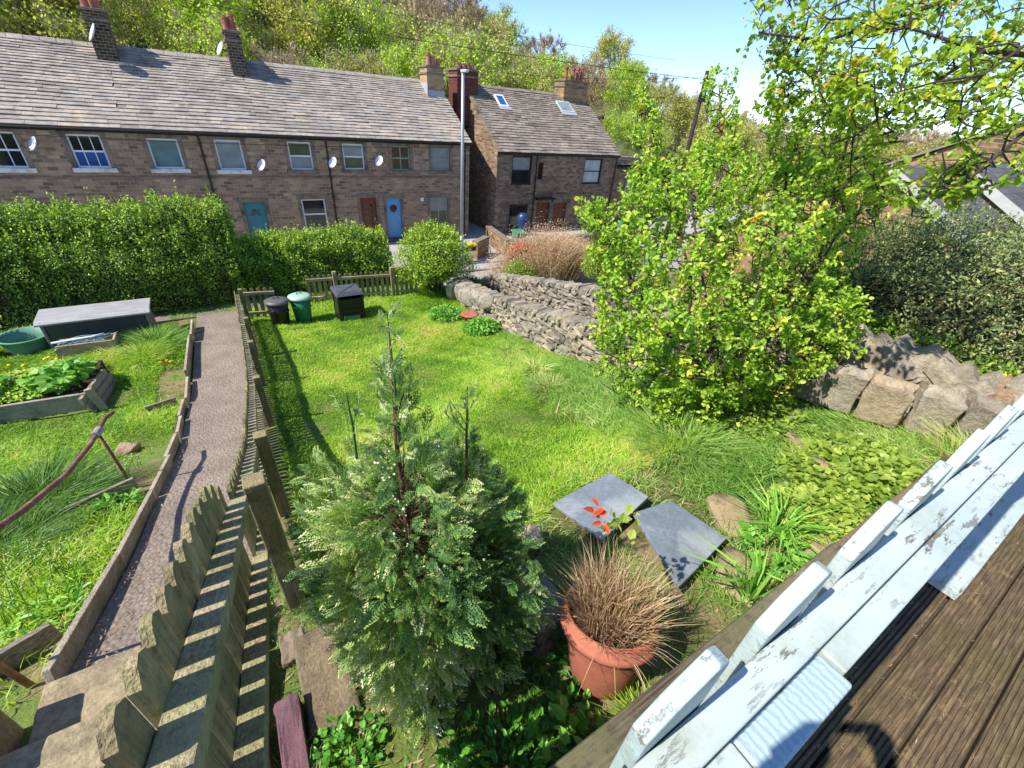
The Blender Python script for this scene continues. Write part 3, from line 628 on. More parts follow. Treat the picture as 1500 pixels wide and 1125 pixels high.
def slab(label, a, b, nm='stone_slab', mat=CONC, R=None, cat='slab'):
    c_ = ((a[0]+b[0])/2, (a[1]+b[1])/2, a[2]); mb = MB()
    P_, F_ = RC[6]; r = np.array(P_); Q = r*np.array([(b[0]-a[0])/2, (b[1]-a[1])/2, (b[2]-a[2])/2]) + np.array([(b[0]+a[0])/2, (b[1]+a[1])/2, (b[2]+a[2])/2])
    Q += np.stack([fbm(P_, 3, k+int(abs(a[0]*50)), 2) for k in range(3)], 1)*.007
    if R is not None: cc = np.array([(b[0]+a[0])/2, (b[1]+a[1])/2, (b[2]+a[2])/2]); Q = (Q-cc) @ np.array(R).T + cc
    return single(nm, mb.add(Q, F_), mat, label, cat, c_, bevel=.012)
slab('wide tan concrete slab at the top of the path beside the picket fence', (-1.3, 1.62, -2.75), (-.38, 1.93, -2.52))
slab('second concrete step up from the path beside the fence', (-1.36, 1.2, -2.75), (-.38, 1.61, -2.44))
slab('highest concrete step slab at the bottom left corner below the fence', (-1.36, .5, -2.75), (-.38, 1.19, -2.33))
slab('sooty stone step right of the fence striped by picket shadows', (-.23, 1.02, -2.8), (.0, 1.52, -2.42), mat=M_plain('dark_mossy_stone', '7a6a52', .95, var=.35, scale=9, bump=.8, dirt='40382c'))
slab('purple brick beside the striped stone step under the fence', (-.345, .72, -2.5), (-.24, 1.22, -2.36), 'brick', BRICKP, cat='brick')
slab('small pale stone beside the fence foot above the striped step', (-.3, 1.45, -2.65), (-.18, 1.62, -2.5), 'stone', TRIM, cat='stone')
slab('tan rounded stone block standing at the bottom left edge', (-1.56, 1.5, -2.75), (-1.38, 1.82, -2.22), 'stone', CONC, cat='stone')

# ---- rusty handrail
RUST = M_plain('rusty_painted_pipe', '7d5040', .75, var=.3, scale=14, bump=.5, dirt='9a7c68')
hr = thing('handrail', 'rusty pipe handrail on slim posts above the left grass bank', 'handrail', (-1.6, 3.6, -3.4))
pts = [(-1.63, 5.55, -3.19), (-1.62, 5.25, -3.06), (-1.61, 4.6, -2.93), (-1.6, 3.9, -2.72), (-1.6, 3.2, -2.43), (-1.56, 2.6, -2.12), (-1.53, 2.1, -1.84), (-1.5, 1.5, -1.5)]
part('rail', MB().tube(pts, .021, 10), RUST, hr, smooth=True)
for a, b in (((-1.59, 4.93, -3.9), (-1.61, 4.86, -2.97)), ((-1.45, 2.11, -2.8), (-1.53, 2.1, -1.86))): part('post', MB().tube([a, b], .016, 8), RUST, hr, smooth=True)
part('collar', MB().tube([(-1.61, 4.95, -3.0), (-1.61, 4.78, -2.96)], .036, 10), M_plain('pale_worn_metal', '9a8c84', .6), hr)
for a, b, n in (((-2.05, 4.55, 0), (-1.5, 4.75, 0), 'weathered riser board across the bank by the handrail post'), ((-1.75, 2.33, 0), (-1.43, 2.45, 0), 'cut riser board across the bare bank by the slabs'), ((-1.85, 7.6, 0), (-1.45, 7.7, 0), 'thin riser board in grass beside the far path')):
    z = float(gz(a[1])); single('riser_board', MB().beam((a[0], a[1], z+.06), (b[0], b[1], z+.07), .035, .16, tint=.5), GREYW, n, 'board', (a[0], a[1], z), 'riser boards on the left bank', bevel=.004)

# ---- raised bed
rb = thing('raised_bed', 'old timber raised bed full of big leaved plants, its corner boards tilting', 'raised bed', (-3.6, 9, -4.7))
part('board', MB().beam((-6.2, 8.6, -4.47), (-2.62, 8.28, -4.45), .05, .3, tint=.75), GREYW, rb, bevel=.006); part('board', MB().beam((-5.5, 9.85, -4.55), (-3.3, 9.7, -4.55), .05, .24, tint=.6), GREYW, rb, bevel=.006)
for k in range(3): part('end_board', MB().beam((-2.6-.04*k, 8.15+.0*k, -4.62+.12*k), (-2.42-.04*k, 9.1, -4.62+.12*k), .05, .115, tint=.15+.1*k), GREYWY, rb, bevel=.005)
part('corner_post', MB().beam((-2.47, 8.22, -4.75), (-2.55, 8.2, -4.2), .1, .05, up=(0,1,0), tint=.95), GREYW, rb, bevel=.006)
part('soil', MB().box((-6.1, 8.5, -4.8), (-2.65, 9.8, -4.47)), M_plain('garden_soil', '3a2c20', .98, var=.3, scale=14, bump=1), rb)

# ---- storage box, tub, crate with netting
GB = M_plain('dark_grey_plastic', '3b3941', .45, var=.08, scale=4, bump=.05); GE = M_wood('grey_board_plastic', '858079', '6f6a62', rough=.6, axis=2, fine=25); GL_ = M_wood('grey_lid_plastic', 'a5a3a0', '8e8c89', rough=.55, axis=0, fine=22)
sb = thing('storage_box', 'long grey garden storage box with a dark front beside the tall hedge', 'storage box', (-2.85, 11.7, -4.9))
part('front_panel', MB().box((-3.68, 11.42, -4.92), (-2.08, 11.45, -4.27)), GB, sb, bevel=.01)
part('side_panel', MB().box((-2.07, 11.4, -4.92), (-2.02, 11.97, -4.23)), GE, sb, bevel=.008); part('side_panel', MB().box((-3.74, 11.4, -4.92), (-3.69, 11.97, -4.23)), GE, sb, bevel=.008)
part('back_panel', MB().box((-3.68, 11.93, -4.92), (-2.08, 11.96, -4.2)), GB, sb)
part('lid', MB().prism([(11.36, -4.29), (12.0, -4.2), (12.0, -4.155), (11.5, -4.2), (11.36, -4.25)], 0, -3.8, -1.96), GL_, sb, bevel=.008)
tb = thing('tub', 'round pale green garden tub left of the storage box', 'tub', (-4.12, 11.75, -4.88))
part('bowl', MB().lathe([(.3, .0), (.36, .16), (.4, .32), (.425, .325), (.425, .35), (.39, .35), (.34, .14), (.28, .03), (.001, .03)], (-4.12, 11.75, -4.9), 28), M_plain('green_rubber', '5f8f78', .6, var=.1, scale=4), tb, smooth=True)
part('water', MB().lathe([(.001, .1), (.32, .1)], (-4.12, 11.75, -4.9), 28), M_glass('dirty_green_water', '1d6a56', .15), tb)
single('flower_pot', MB().lathe([(.12, 0), (.16, .26), (.18, .27), (.18, .3), (.15, .3), (.11, .03), (.001, .03)], (-4.72, 11.6, -4.88), 18), GB, 'dark plastic pot at the left edge beside the green tub', 'pot', (-4.72, 11.6, -4.88), smooth=True)
CRW = M_wood('pale_crate_wood', 'b19a78', '7b6444', 'c0ad8d', axis=0, fine=30)
cr = thing('wooden_crate', 'pale rough wooden trough standing in grass before the storage box', 'crate', (-3.0, 10.85, -4.83))
part('front_board', MB().beam((-3.44, 10.66, -4.64), (-2.58, 10.6, -4.63), .035, .38), CRW, cr, bevel=.006); part('back_board', MB().beam((-3.44, 11.0, -4.63), (-2.55, 10.94, -4.62), .035, .34), CRW, cr, bevel=.006)
part('side_board', MB().box((-3.47, 10.64, -4.83), (-3.435, 11.02, -4.52)), CRW, cr, bevel=.005); part('side_board', MB().box((-2.58, 10.6, -4.83), (-2.545, 10.96, -4.44)), CRW, cr, bevel=.005)
m = MB()
for k in range(9):
    u = -3.42+.07*k+random.uniform(-.02, .02)
    m.tube([(u, 10.62, -4.5), (u+.12, 10.75, -4.46+random.uniform(0, .03)), (u+.28, 10.9, -4.44), (u+.3, 11.02, -4.46)], .008, 5, .2)
for k in range(6): m.tube([(-3.45, 10.64+.07*k, -4.49), (-3.1, 10.66+.07*k, -4.45+.01*(k % 2)), (-2.7, 10.62+.07*k, -4.46)], .008, 5, .4)
single('netting', m, M_plain('blue_grey_net_cord', '7d939b', .6), 'rolled blue grey netting lying on the wooden trough', 'netting', (-3.1, 10.8, -4.5))
single('cane', MB().tube([(-3.5, 10.78, -4.42), (-2.9, 10.84, -4.42), (-2.72, 10.86, -4.4)], .022, 8), M_plain('white_plastic_pipe', 'c9d6da', .4), 'short white pipe laid across the netting on the trough', 'pipe', (-3.2, 10.8, -4.45), smooth=True)

# ---- bins
def dustbin(u, v, z, mat, lidm, label):
    t = thing('dustbin', label, 'dustbin', (u, v, z), 'round dustbins by the far fence'); m = MB()
    m.lathe([(.001, 0), (.185, 0), (.19, .03), (.215, .36), (.222, .38), (.222, .41), (.215, .42), (.24, .62), (.001, .62)], (u, v, z), 28); part('body', m, mat, t, smooth=True)
    l = part('lid', MB().lathe([(.262, .595), (.27, .61), (.268, .645), (.2, .675), (.1, .69), (.001, .695)], (u, v, z), 28), lidm, t, smooth=True)
    part('handle', MB().tube([(u-.06, v, z+.685), (u-.045, v, z+.725), (u+.045, v, z+.725), (u+.06, v, z+.685)], .013, 8), mat, l, smooth=True)
    for s in (-1, 1): part('side_handle', MB().box((u+s*.16-.05, v-.245, z+.43), (u+s*.16+.05, v-.19, z+.47)), mat, t, bevel=.008)
BLK = M_plain('black_bin_plastic', '1b1a1e', .4, var=.1, scale=4, bump=.05); GRN = M_plain('green_bin_plastic', '2d7a55', .45, var=.12, scale=4, bump=.05)
dustbin(.48, 10.98, -4.84, BLK, M_plain('mid_grey_lid', '5a5653', .5, var=.1, bump=.05), 'black round dustbin with grey lid in the fence corner')  # lid in a lighter grey than the body
dustbin(1.0, 11.1, -4.84, GRN, M_plain('pale_green_lid', '9db5a4', .45, var=.06, bump=.05), 'green round dustbin with pale lid right of the black one')
cb = thing('compost_bin', 'square black slatted compost bin with crossed lid on the lawn', 'compost bin', (2.05, 10.85, -4.83)); m = MB()
for k in range(6): z = -4.83+k*.118; m.box((1.77+.004*k, 10.55+.004*k, z+.004), (2.39-.004*k, 11.15-.004*k, z+.112))
m.box((1.79, 10.57, -4.83), (2.37, 11.13, -4.12))
for a in (1.765, 2.335):
    for b in (10.54, 11.1): m.box((a, b, -4.83), (a+.06, b+.06, -4.12))
part('body', m, BLK, cb, bevel=.006)
LIDM = M_plain('charcoal_grey_lid', '4f5056', .5, var=.1, bump=.05)  # lid colour lighter than the black body
ld = part('lid', MB().add([(1.74, 10.5, -4.13), (2.42, 10.5, -4.13), (2.42, 11.19, -4.13), (1.74, 11.19, -4.13), (1.78, 10.55, -4.06), (2.38, 10.55, -4.06), (2.38, 11.15, -4.06), (1.78, 11.15, -4.06)], [(0,3,2,1),(4,5,6,7),(0,1,5,4),(1,2,6,5),(2,3,7,6),(3,0,4,7)]), LIDM, cb, bevel=.008)
part('ribs', MB().beam((1.84, 10.6, -4.052), (2.32, 11.1, -4.052), .03, .014).beam((1.84, 11.1, -4.054), (2.32, 10.6, -4.054), .03, .012).box((1.9, 10.58, -4.062), (2.26, 10.63, -4.048)), LIDM, ld)
part('hatch', MB().box((1.86, 10.522, -4.8), (2.26, 10.548, -4.66)), M_plain('green_hatch', '4f7a62', .5), cb, bevel=.006)

# ---- deck, sleeper and painted railing
gm = NT('grooved_wet_decking'); sp = gm.n('ShaderNodeSeparateXYZ'); gm.l(gm.tc.outputs['Object'], sp.inputs[0])
c = gm.ramp(gm.noise(1, 8, sc3=(9, 110, 10), rough=.75), [(.3, hx('30261b')), (.5, hx('5c4a33')), (.7, hx('8a7353'))]); c = gm.mix(gm.ramp(gm.noise(9, 8, rough=.8), [(.56, (0,0,0)), (.64, (.8,.8,.8))]), c, hx('8a7350'))
c = gm.mix(gm.ramp(gm.noise(2.3, 6), [(.45, (0,0,0)), (.62, (.6,.6,.6))]), c, hx('4e4c22'))
DECK = gm.done(gm.pbsdf(c, .8, gm.noise(1, 5, sc3=(4, 70, 70)), .6, .006))
v = .1; k = 0
dk = thing('decking', 'grooved brown timber decking under the pale blue railing', 'decking', (2, -1, -1.62))
while v > -1.7:
    m = MB(); b = v-.115; n = 7; prof = [(b, -1.63)]
    for i in range(n):
        x = b+.004+i*.107/n; prof += [(x, -1.6), (x+.0085, -1.6), (x+.0092, -1.606), (x+.0146, -1.606)]
    prof += [(v-.002, -1.6), (v-.002, -1.63)]
    m.prism(prof, 0, -.15, 6.2, random.random()); part('deck_board', m, DECK, dk); v -= .12
part('joist', MB().box((-.12, -1.7, -2.3), (6.1, .06, -1.632)), M_plain('joist_wood', '4a3d2c', .9), dk)
SLP = M_wood('dark_sleeper_wood', '6a5d48', '3b3226', '81745c', axis=0, alga='5a5a38', fine=90, gain=1.25)
single('sleeper', MB().beam((-.1, .2, -1.71), (2.1, .19, -1.70), .15, .18, tint=.5), SLP, 'dark weathered sleeper along the deck edge outside the railing', 'sleeper', (1, .2, -1.7), bevel=.02)
single('sleeper', MB().beam((-.1, .16, -1.88), (2.1, .15, -1.88), .13, .17, tint=.4), SLP, 'second sleeper stacked directly beneath the top deck edge sleeper', 'sleeper', (1, .16, -1.88), bevel=.015)
slab('rough stone footing under the deck edge sleepers', (-.1, .02, -2.55), (2.1, .2, -1.97), 'stone_footing', M_plain('brown_edging_stone', '7d6b50', .95, var=.25, scale=7, bump=.8, dirt='4b3f30'), cat='stone')
slab('long weathered stone continuing the sleeper towards the far railing', (2.12, .1, -2.45), (3.6, .26, -1.66), 'edging_stone', M_plain('brown_edging_stone', '7d6b50', .95, var=.25, scale=7, bump=.8, dirt='4b3f30'), cat='edging stone')

t = NT('flaking_pale_blue_paint'); obv = t.tc.outputs['Object']
flake = t.ramp(t.noise(1, 9, sc3=(13, 70, 70), rough=.72), [(.56, (0,0,0)), (.59, (1,1,1))]); patch = t.ramp(t.noise(5.2, 4), [(.47, (0,0,0)), (.6, (1,1,1))])
fl = t.math('MULTIPLY', flake, patch); c0 = t.ramp(t.noise(3, 4), [(.35, hx('aab7b3')), (.65, hx('bcc4bd'))]); tn = t.attr()
c0 = t.mix(t.ramp(tn, [(.45, (0,0,0)), (.9, (1,1,1))]), c0, hx('98b0af')); c0 = t.mix(t.math('MULTIPLY', t.ramp(t.noise(7, 8, rough=.75), [(.5, (0,0,0)), (.68, (1,1,1))]), .5), c0, hx('8c9377')); c1 = t.mix(t.noise(9, 3), hx('574d3c'), hx('8d8672'))
PAINT = t.done(t.pbsdf(t.mix(fl, c0, c1), .55, t.math('ADD', t.math('MULTIPLY', fl, -1.2), t.noise(1, 4, sc3=(6, 60, 60))), .6, .004))
t = NT('flaking_end_grain_paint'); wv = t.n('ShaderNodeTexWave', wave_type='RINGS', rings_direction='SPHERICAL'); wv.inputs['Scale'].default_value = 30; wv.inputs['Distortion'].default_value = 3.5; wv.inputs['Detail Scale'].default_value = 3; t.l(t.tc.outputs['Object'], wv.inputs[0])
PAINTE = t.done(t.pbsdf(t.mix(t.math('MULTIPLY', wv.outputs['Fac'], .3), hx('a9babb'), hx('6f95a3')), .55, wv.outputs['Fac'], .25, .003))
rl = thing('railing', 'pale blue painted picket railing with flaking paint beside the decking', 'railing', (2.5, .03, -1.6))
for k in range(-2, 20):
    u = .305+.2325*k; hi = -.492-.004*k+random.uniform(-.006, .006); w_ = .058; tl = random.uniform(-.004, .004)
    prof = [(u-w_, -1.5), (u+w_, -1.5), (u+w_+tl, hi-.004), (u+w_-.02+tl, hi+.006), (u-w_+.035+tl, hi-.028), (u-w_+tl, hi-.062)]
    part('picket', MB().prism(prof, 1, .055, .077, random.uniform(.1, .8)), PAINT, rl, bevel=.003)
for k in range(3):
    a, b = ((-.9, 1.36), (1.363, 3.1), (3.103, 6.1))[k]; part('rail', MB().box((a, .013, -.66), (b, .054, -.6), .2+.2*k), PAINT, rl, bevel=.004)
for a, b in ((-.9, .36), (.565, 1.9), (1.903, 4.2), (4.203, 6.1)): part('rail_cap', MB().box((a, -.022, -.65), (b, .0115, -.602), random.random()*.5), PAINT, rl, bevel=.003)
for u in (.46, 2.6, 4.9): part('railing_post', MB().box((u-.096, -.035, -1.6), (u+.1, .0105, -.604), .7), PAINTE if u < 1 else PAINT, rl, bevel=.004)
for z in (-.72, -.80): part('lower_rail', MB().box((-.9, -.012, z-.03), (6.1, .012, z), .4), PAINT, rl, bevel=.004)
part('bottom_rail', MB().box((-.9, .01, -1.42), (6.1, .052, -1.35), .4), PAINT, rl, bevel=.004)
single('painted_plank', MB().box((2.22, -.155, -1.597), (5.4, .045, -1.55), .3), PAINT, 'wide pale green painted plank lying flat at the foot of the railing', 'plank', (3.5, -.05, -1.6), bevel=.004)

# ---- drystone walls
DRY = M_tint('lichened_drystone', [(0, '7f7565'), (.3, 'a19583'), (.6, 'b8ab95'), (.85, 'bdad90'), (1, 'b8967a')], spot='6b634e', spotr=(.5, .72), nscale=11, spots=5, bump=1, dist=.05, mul=(.62, 1.25))
DRYD = M_tint('grey_drystone', [(0, '6f675b'), (.35, '8f8676'), (.7, 'ab9f8b'), (1, 'b5a385')], spot='4b463a', spotr=(.5, .68), nscale=18, spots=9, bump=.9, dist=.02)
def drywall(name, label, path, zb, zt, th, mat, sz=(.28, .09), seed=3, cope=(.13, .26), lean=.35, batter=.06, crough=.13, crnd=.15):
    r = np.random.default_rng(seed); m = MB(); pts = [np.array(p, float) for p in path]
    seg = [np.linalg.norm(b-a) for a, b in zip(pts, pts[1:])]; L = sum(seg)
    def pos(s):
        for a, b, l in zip(pts, pts[1:], seg):
            if s <= l or b is pts[-1]: q = min(max(s/l, -.1), 1.1); return a+(b-a)*q, (b-a)/l
            s -= l
    s = 0
    while s < L:                                    # the two faces, column by course
        for side in (-1, 1):
            c, d = pos(s); nrm = np.array((-d[1], d[0]))*side; z = zb(s)-.05
            while z < zt(s)-.04:
                h = sz[1]*r.uniform(.6, 1.6); w_ = sz[0]*r.uniform(.6, 1.7); k = (z-zb(s))/(zt(s)-zb(s))
                off = th/2-batter*k-.06+r.uniform(-.045, .035); q, dd = pos(s+r.uniform(-.12, .12)); a = math.atan2(dd[1], dd[0])
                rock(m, (q[0]+nrm[0]*off, q[1]+nrm[1]*off, z+h/2), (w_, .2*r.uniform(.8, 1.4), h*1.12), rot('Z', a+r.uniform(-.3, .3)) @ rot('Y', r.uniform(-.22, .22)) @ rot('X', r.uniform(-.2, .2)), float(np.clip(r.normal(.5, .28), 0, 1)), 3 if sz[0] < .22 else 4, .15, .14, int(r.integers(1e9)))
                z += h
        s += sz[0]*.62
    s = 0.05
    while s < L:                                    # coping: stones on edge, leaning along the wall
        w_ = cope[0]*r.uniform(.7, 1.7); c, d = pos(s+w_/2); a = math.atan2(d[1], d[0]); hh = cope[1]*r.uniform(.75, 1.25)
        rock(m, (c[0], c[1], zt(s)+hh*.3+r.uniform(-.03, .03)), (w_*1.15, th*r.uniform(.95, 1.2), hh), rot('Z', a+r.uniform(-.22, .22)) @ rot('Y', lean+r.uniform(-.22, .22)), float(np.clip(r.normal(.55, .25), 0, 1)), 4, crnd, crough, int(r.integers(1e9)))
        s += w_*.92
    c0_ = pts[0]
    return single(name, m, mat, label, 'stone wall', (c0_[0], c0_[1], float(zb(0))))
drywall('drystone_wall', 'grey drystone wall along the right side of the lawn, big rounded boulders at its left end', [(5.3, 11.2), (5.2, 8.0), (5.25, 5.0), (5.3, 2.2)], lambda s: float(gz(11.2-s))-.1, lambda s: float(np.interp(s, [0, 1, 2, 4, 6, 9], [-4.42, -4.28, -4.1, -3.72, -3.28, -2.35])), .34, DRYD, (.2, .055), 5, (.07, .17), .6)
m = MB()
for k, (u, v_, z_, s_) in enumerate([(5.15, 11.0, -4.55, (.5, .42, .45)), (5.2, 10.5, -4.4, (.42, .5, .42)), (5.1, 10.05, -4.4, (.5, .4, .4)), (5.2, 9.5, -4.22, (.45, .6, .34)), (5.1, 8.9, -4.1, (.5, .5, .3))]):
    rock(m, (u, v_, z_), s_, rot('Z', k), .6, 6, .6, .12, 40+k)
single('boulders', m, DRYD, 'rounded pale boulders heaped on the left end of the lawn wall', 'boulders', (5.2, 10, -4.8))
TOPS[-1].name = 'boulder_heap'
drywall('drystone_wall', 'higher grey drystone wall behind the lawn wall, running into the leafy tree', [(6.9, 12.4), (7.0, 9.0), (7.2, 5.0)], lambda s: float(gz(12.4-s))-.9, lambda s: float(np.interp(s, [0, 1, 3, 5, 8], [-4.95, -4.5, -4.0, -3.55, -2.8])), .34, DRYD, (.2, .05), 9, (.07, .13), .4)
drywall('drystone_wall', 'brown drystone wall at right with slanting top stones beside the railing', [(5.45, 2.4), (5.75, 1.2), (6.0, -.6)], lambda s: float(gz(2.2-s))-.1, lambda s: float(np.interp(s, [0, 1, 3], [-2.08, -2.05, -2.0])), .40, DRY, (.26, .07), 15, (.11, .36), -.8, crough=.06, crnd=.12)
g = 'large upright stones set against the right wall'
big = [((5.0, 1.52, -2.23), (.2, .3, .42), .3), ((5.02, 1.28, -2.16), (.22, .24, .46), .55), ((5.05, .95, -2.14), (.2, .32, .42), .9), ((5.2, .62, -2.1), (.22, .28, .44), .6), ((5.28, .36, -2.06), (.24, .2, .46), .35), ((5.38, .16, -2.02), (.22, .22, .46), .75), ((5.48, -.04, -1.99), (.22, .2, .46), .95), ((5.58, -.28, -1.98), (.25, .28, .45), .65)]
bn = ['shaded stone at the left end of the upright row under the tree', 'grey green upright stone left of the orange boulder', 'largest upright boulder, orange stained, in the right wall', 'big grey slab stone right of the orange boulder', 'narrow dark jointed upright stone in the middle of the row', 'rust streaked upright stone near the railing', 'upright tan stone second from the railing', 'square topped upright stone nearest the railing']
for (c_, s_, ti), n in zip(big, bn):
    m = MB(); rock(m, c_, np.array(s_)*1.06, rot('Z', .28) @ rot('Y', -.15), ti, 6, .22, .16); single('wall_stone', m, DRY, n, 'stone', (c_[0], c_[1], c_[2]-s_[2]/2), g, bevel=.012)

# ---- slates, rocks, pots
SLT = M_plain('blue_grey_slate', '7a828a', .45, var=.2, scale=4, bump=.5, dirt='9a9d9c', spec=.6)
def tilted(label, P4, th):
    P4 = np.array(P4, float); n = np.cross(P4[1]-P4[0], P4[3]-P4[0]); n /= np.linalg.norm(n); n *= np.sign(n[2])
    return single('slate_slab', MB().add(np.concatenate([P4, P4-n*th]), [(0,1,2,3),(7,6,5,4),(0,4,5,1),(1,5,6,2),(2,6,7,3),(3,7,4,0)]), SLT, label, 'slate slab', tuple(P4.mean(0)), 'slate slabs lying by the pot', bevel=.004)
tilted('left slate slab, lying flatter behind the potted grass', [(1.62, 1.70, -2.53), (2.22, 1.72, -2.49), (2.23, 1.32, -2.40), (1.66, 1.2, -2.42)], .03)
tilted('right slate slab, overlapping and nearer the railing', [(1.98, 1.24, -2.36), (2.36, 1.21, -2.4), (2.37, .76, -2.33), (1.74, .66, -2.27)], .03)
def stone(c_, s_, label, ti=.6, mat=DRY, R=None, grp='loose stones in the garden'):
    m = MB(); rock(m, (c_[0], c_[1], c_[2]+s_[2]*.05), s_, R if R is not None else rot('Z', random.uniform(0, 3)), ti, 6, .2, .26); single('stone', m, mat, label, 'stone', c_, grp, smooth=True)
TAN = M_tint('tan_field_stone', [(0, '7d6a52'), (1, 'ab9470')], spot='5f5340', nscale=14, bump=.6)
stone((2.62, .86, -2.42), (.36, .26, .1), 'flat tan stone right of the slate slabs', mat=TAN); stone((2.2, .52, -2.38), (.36, .26, .1), 'flat tan stone below the right slate slab', mat=TAN); stone((4.0, 1.12, -2.47), (.26, .2, .16), 'tan stone in grass below the yellow green groundcover', mat=TAN); stone((3.72, .72, -2.4), (.36, .2, .18), 'long tan stone beside the yellow green groundcover', mat=TAN)
stone((2.95, .38, -2.34), (.55, .14, .12), 'long brown stone at the bed edge under the railing', mat=TAN, R=rot('Z', .1))
stone((.98, 1.02, -2.45), (.42, .34, .3), 'grey gnarled rock between the conifer and the pot', .3, DRYD); stone((1.28, 1.5, -2.56), (.16, .16, .14), 'small pale stone beside the left slate slab', .95, DRYD); stone((.02, 4.6, -3.75), (.1, .08, .06), 'small grey stone in the shaded grass by the fence', .9, DRYD); stone((-.02, 3.0, -3.15), (.16, .12, .07), 'flat stone in shade beside the second fence post', .4, DRYD)
stone((-1.9, 6.3, -4.25), (.2, .2, .14), 'rusty brown stone in the long grass below the handrail', .99, DRY)
FWD_ = np.array((_f.x, _f.y, 0)); FWD_ /= np.linalg.norm(FWD_); PU, PV, PZ = 1.06, .56, -2.34
pt = thing('plant_pot', 'large terracotta pot holding dry tufted grasses', 'plant pot', (PU, PV, PZ))
TILT = np.array(Matrix.Rotation(math.radians(17), 3, Vector((-FWD_[1], FWD_[0], 0)))); PB = np.array((PU, PV, PZ))
m = MB().lathe([(.001, 0), (.14, 0), (.155, .02), (.19, .2), (.205, .28), (.208, .285), (.232, .29), (.238, .31), (.232, .325), (.222, .332), (.226, .37), (.212, .38), (.197, .365), (.19, .3), (.001, .3)], (0, 0, 0), 40); m.v = [v @ TILT.T + PB for v in m.v]; part('pot', m, TERRA, pt, smooth=True)
m = MB().lathe([(.001, .325), (.195, .315)], (0, 0, 0), 24); m.v = [v @ TILT.T + PB for v in m.v]; part('soil', m, M_plain('garden_soil', '3a2c20', .98), pt)
p2 = thing('plant_pot', 'small terracotta bowl among the green plants before the boulders', 'plant pot', (4.55, 8.9, -4.68))
part('pot', MB().lathe([(.1, 0), (.17, .28), (.22, .3), (.22, .33), (.17, .33), (.001, .3)], (4.55, 8.9, -4.68), 22), TERRA, p2, smooth=True)

# ---- road side things
lp = thing('street_lamp', 'tall pale grey steel street lamp in front of the terrace', 'street lamp', (9.2, 19.0, -6.58))
part('column', MB().tube([(9.2, 19, -6.6), (9.2, 19, -5.2)], .09, 12).tube([(9.2, 19, -5.2), (9.2, 19, 1.15)], [.075, .065], 12), M_plain('galvanised_steel', '9da3a6', .45, metal=.3, var=.08, bump=.05), lp, smooth=True)
part('lantern', MB().box((9.12, 18.62, 1.12), (9.28, 19.1, 1.22)), M_plain('lamp_housing', 'c4c7c8', .4, bump=0), lp, bevel=.03)
def bwall(label, a, b, h, th=.28, z=-6.58, mat=STONE_BUFF):
    t_ = thing('garden_wall', label, 'wall', ((a[0]+b[0])/2, (a[1]+b[1])/2, z)); part('wall', MB().beam((*a, z+h/2-.05), (*b, z+h/2-.05), th, h+.1), mat, t_)
    part('coping', MB().beam((*a, z+h+.04), (*b, z+h+.04), th+.08, .08), TRIM, t_, bevel=.01)
bwall('low stone wall end before the terrace corner, left of the railings', (10.2, 19.5), (11.3, 20.3), .85); bwall('low stone wall running back to the house from the gateway, sunlit coping', (12.1, 19.4), (12.6, 22.5), .8); bwall('long low stone wall in front of the house with skylights', (12.2, 19.35), (22.5, 19.35), .8)
fr = thing('metal_railing', 'thin black railings between the low walls by the alley', 'railing', (11.7, 20.6, -6.58)); part('rail', MB().tube([(11.4, 20.3, -5.7), (12.0, 21.6, -5.6)], .02, 6).tube([(11.4, 20.3, -6.4), (12.0, 21.6, -6.35)], .02, 6), IRON, fr)
for k in range(9): part('bar', MB().tube([(11.4+.075*k, 20.3+.162*k, -6.6), (11.4+.075*k, 20.3+.162*k, -5.68)], .012, 5), IRON, fr)
f2 = thing('metal_railing', 'thin grey railings beside the lamp post before the terrace door', 'railing', (9.9, 19.6, -6.58)); part('rail', MB().tube([(9.3, 19.7, -5.75), (10.2, 19.6, -5.75)], .02, 6), DISH, f2)
for k in range(8): part('bar', MB().tube([(9.3+.125*k, 19.68, -6.6), (9.3+.125*k, 19.68, -5.75)], .012, 5), DISH, f2)
tr = thing('planter', 'yellow flower trough by the foot of the street lamp', 'planter', (9.7, 19.25, -6.58)); part('trough', MB().box((9.45, 19.1, -6.0), (10.05, 19.4, -5.78)), IRON, tr)
single('gate_pier', MB().box((7.3, 20.3, -6.6), (7.9, 20.7, -5.35)).box((7.22, 20.22, -5.35), (7.98, 20.78, -5.2)), STONE_PALE, 'pale stone pier capped with a slab before the sky blue door', 'pier', (7.6, 20.5, -6.6), bevel=.01)
def wheelie(u, v, label, lidc='3f8d63', body='6d8a72'):
    t_ = thing('wheelie_bin', label, 'wheelie bin', (u, v, -6.6), 'wheelie bins before the house')
    part('body', MB().add([(u-.22, v-.25, -6.55), (u+.22, v-.25, -6.55), (u+.22, v+.25, -6.55), (u-.22, v+.25, -6.55), (u-.28, v-.32, -5.6), (u+.28, v-.32, -5.6), (u+.28, v+.32, -5.6), (u-.28, v+.32, -5.6)], [(0,3,2,1),(4,5,6,7),(0,1,5,4),(1,2,6,5),(2,3,7,6),(3,0,4,7)]), M_plain('bin_body_'+body, body, .5), t_, bevel=.02)
    part('lid', MB().prism([(v-.38, -5.6), (v+.36, -5.6), (v+.36, -5.5), (v-.2, -5.52), (v-.38, -5.56)], 0, u-.31, u+.31), M_plain('bin_lid_'+lidc, lidc, .45), t_, bevel=.01)
    for s_ in (-1, 1): part('wheel', MB().tube([(u+s_*.24, v+.26, -6.5), (u+s_*.29, v+.26, -6.5)], .1, 12), BLK, t_)
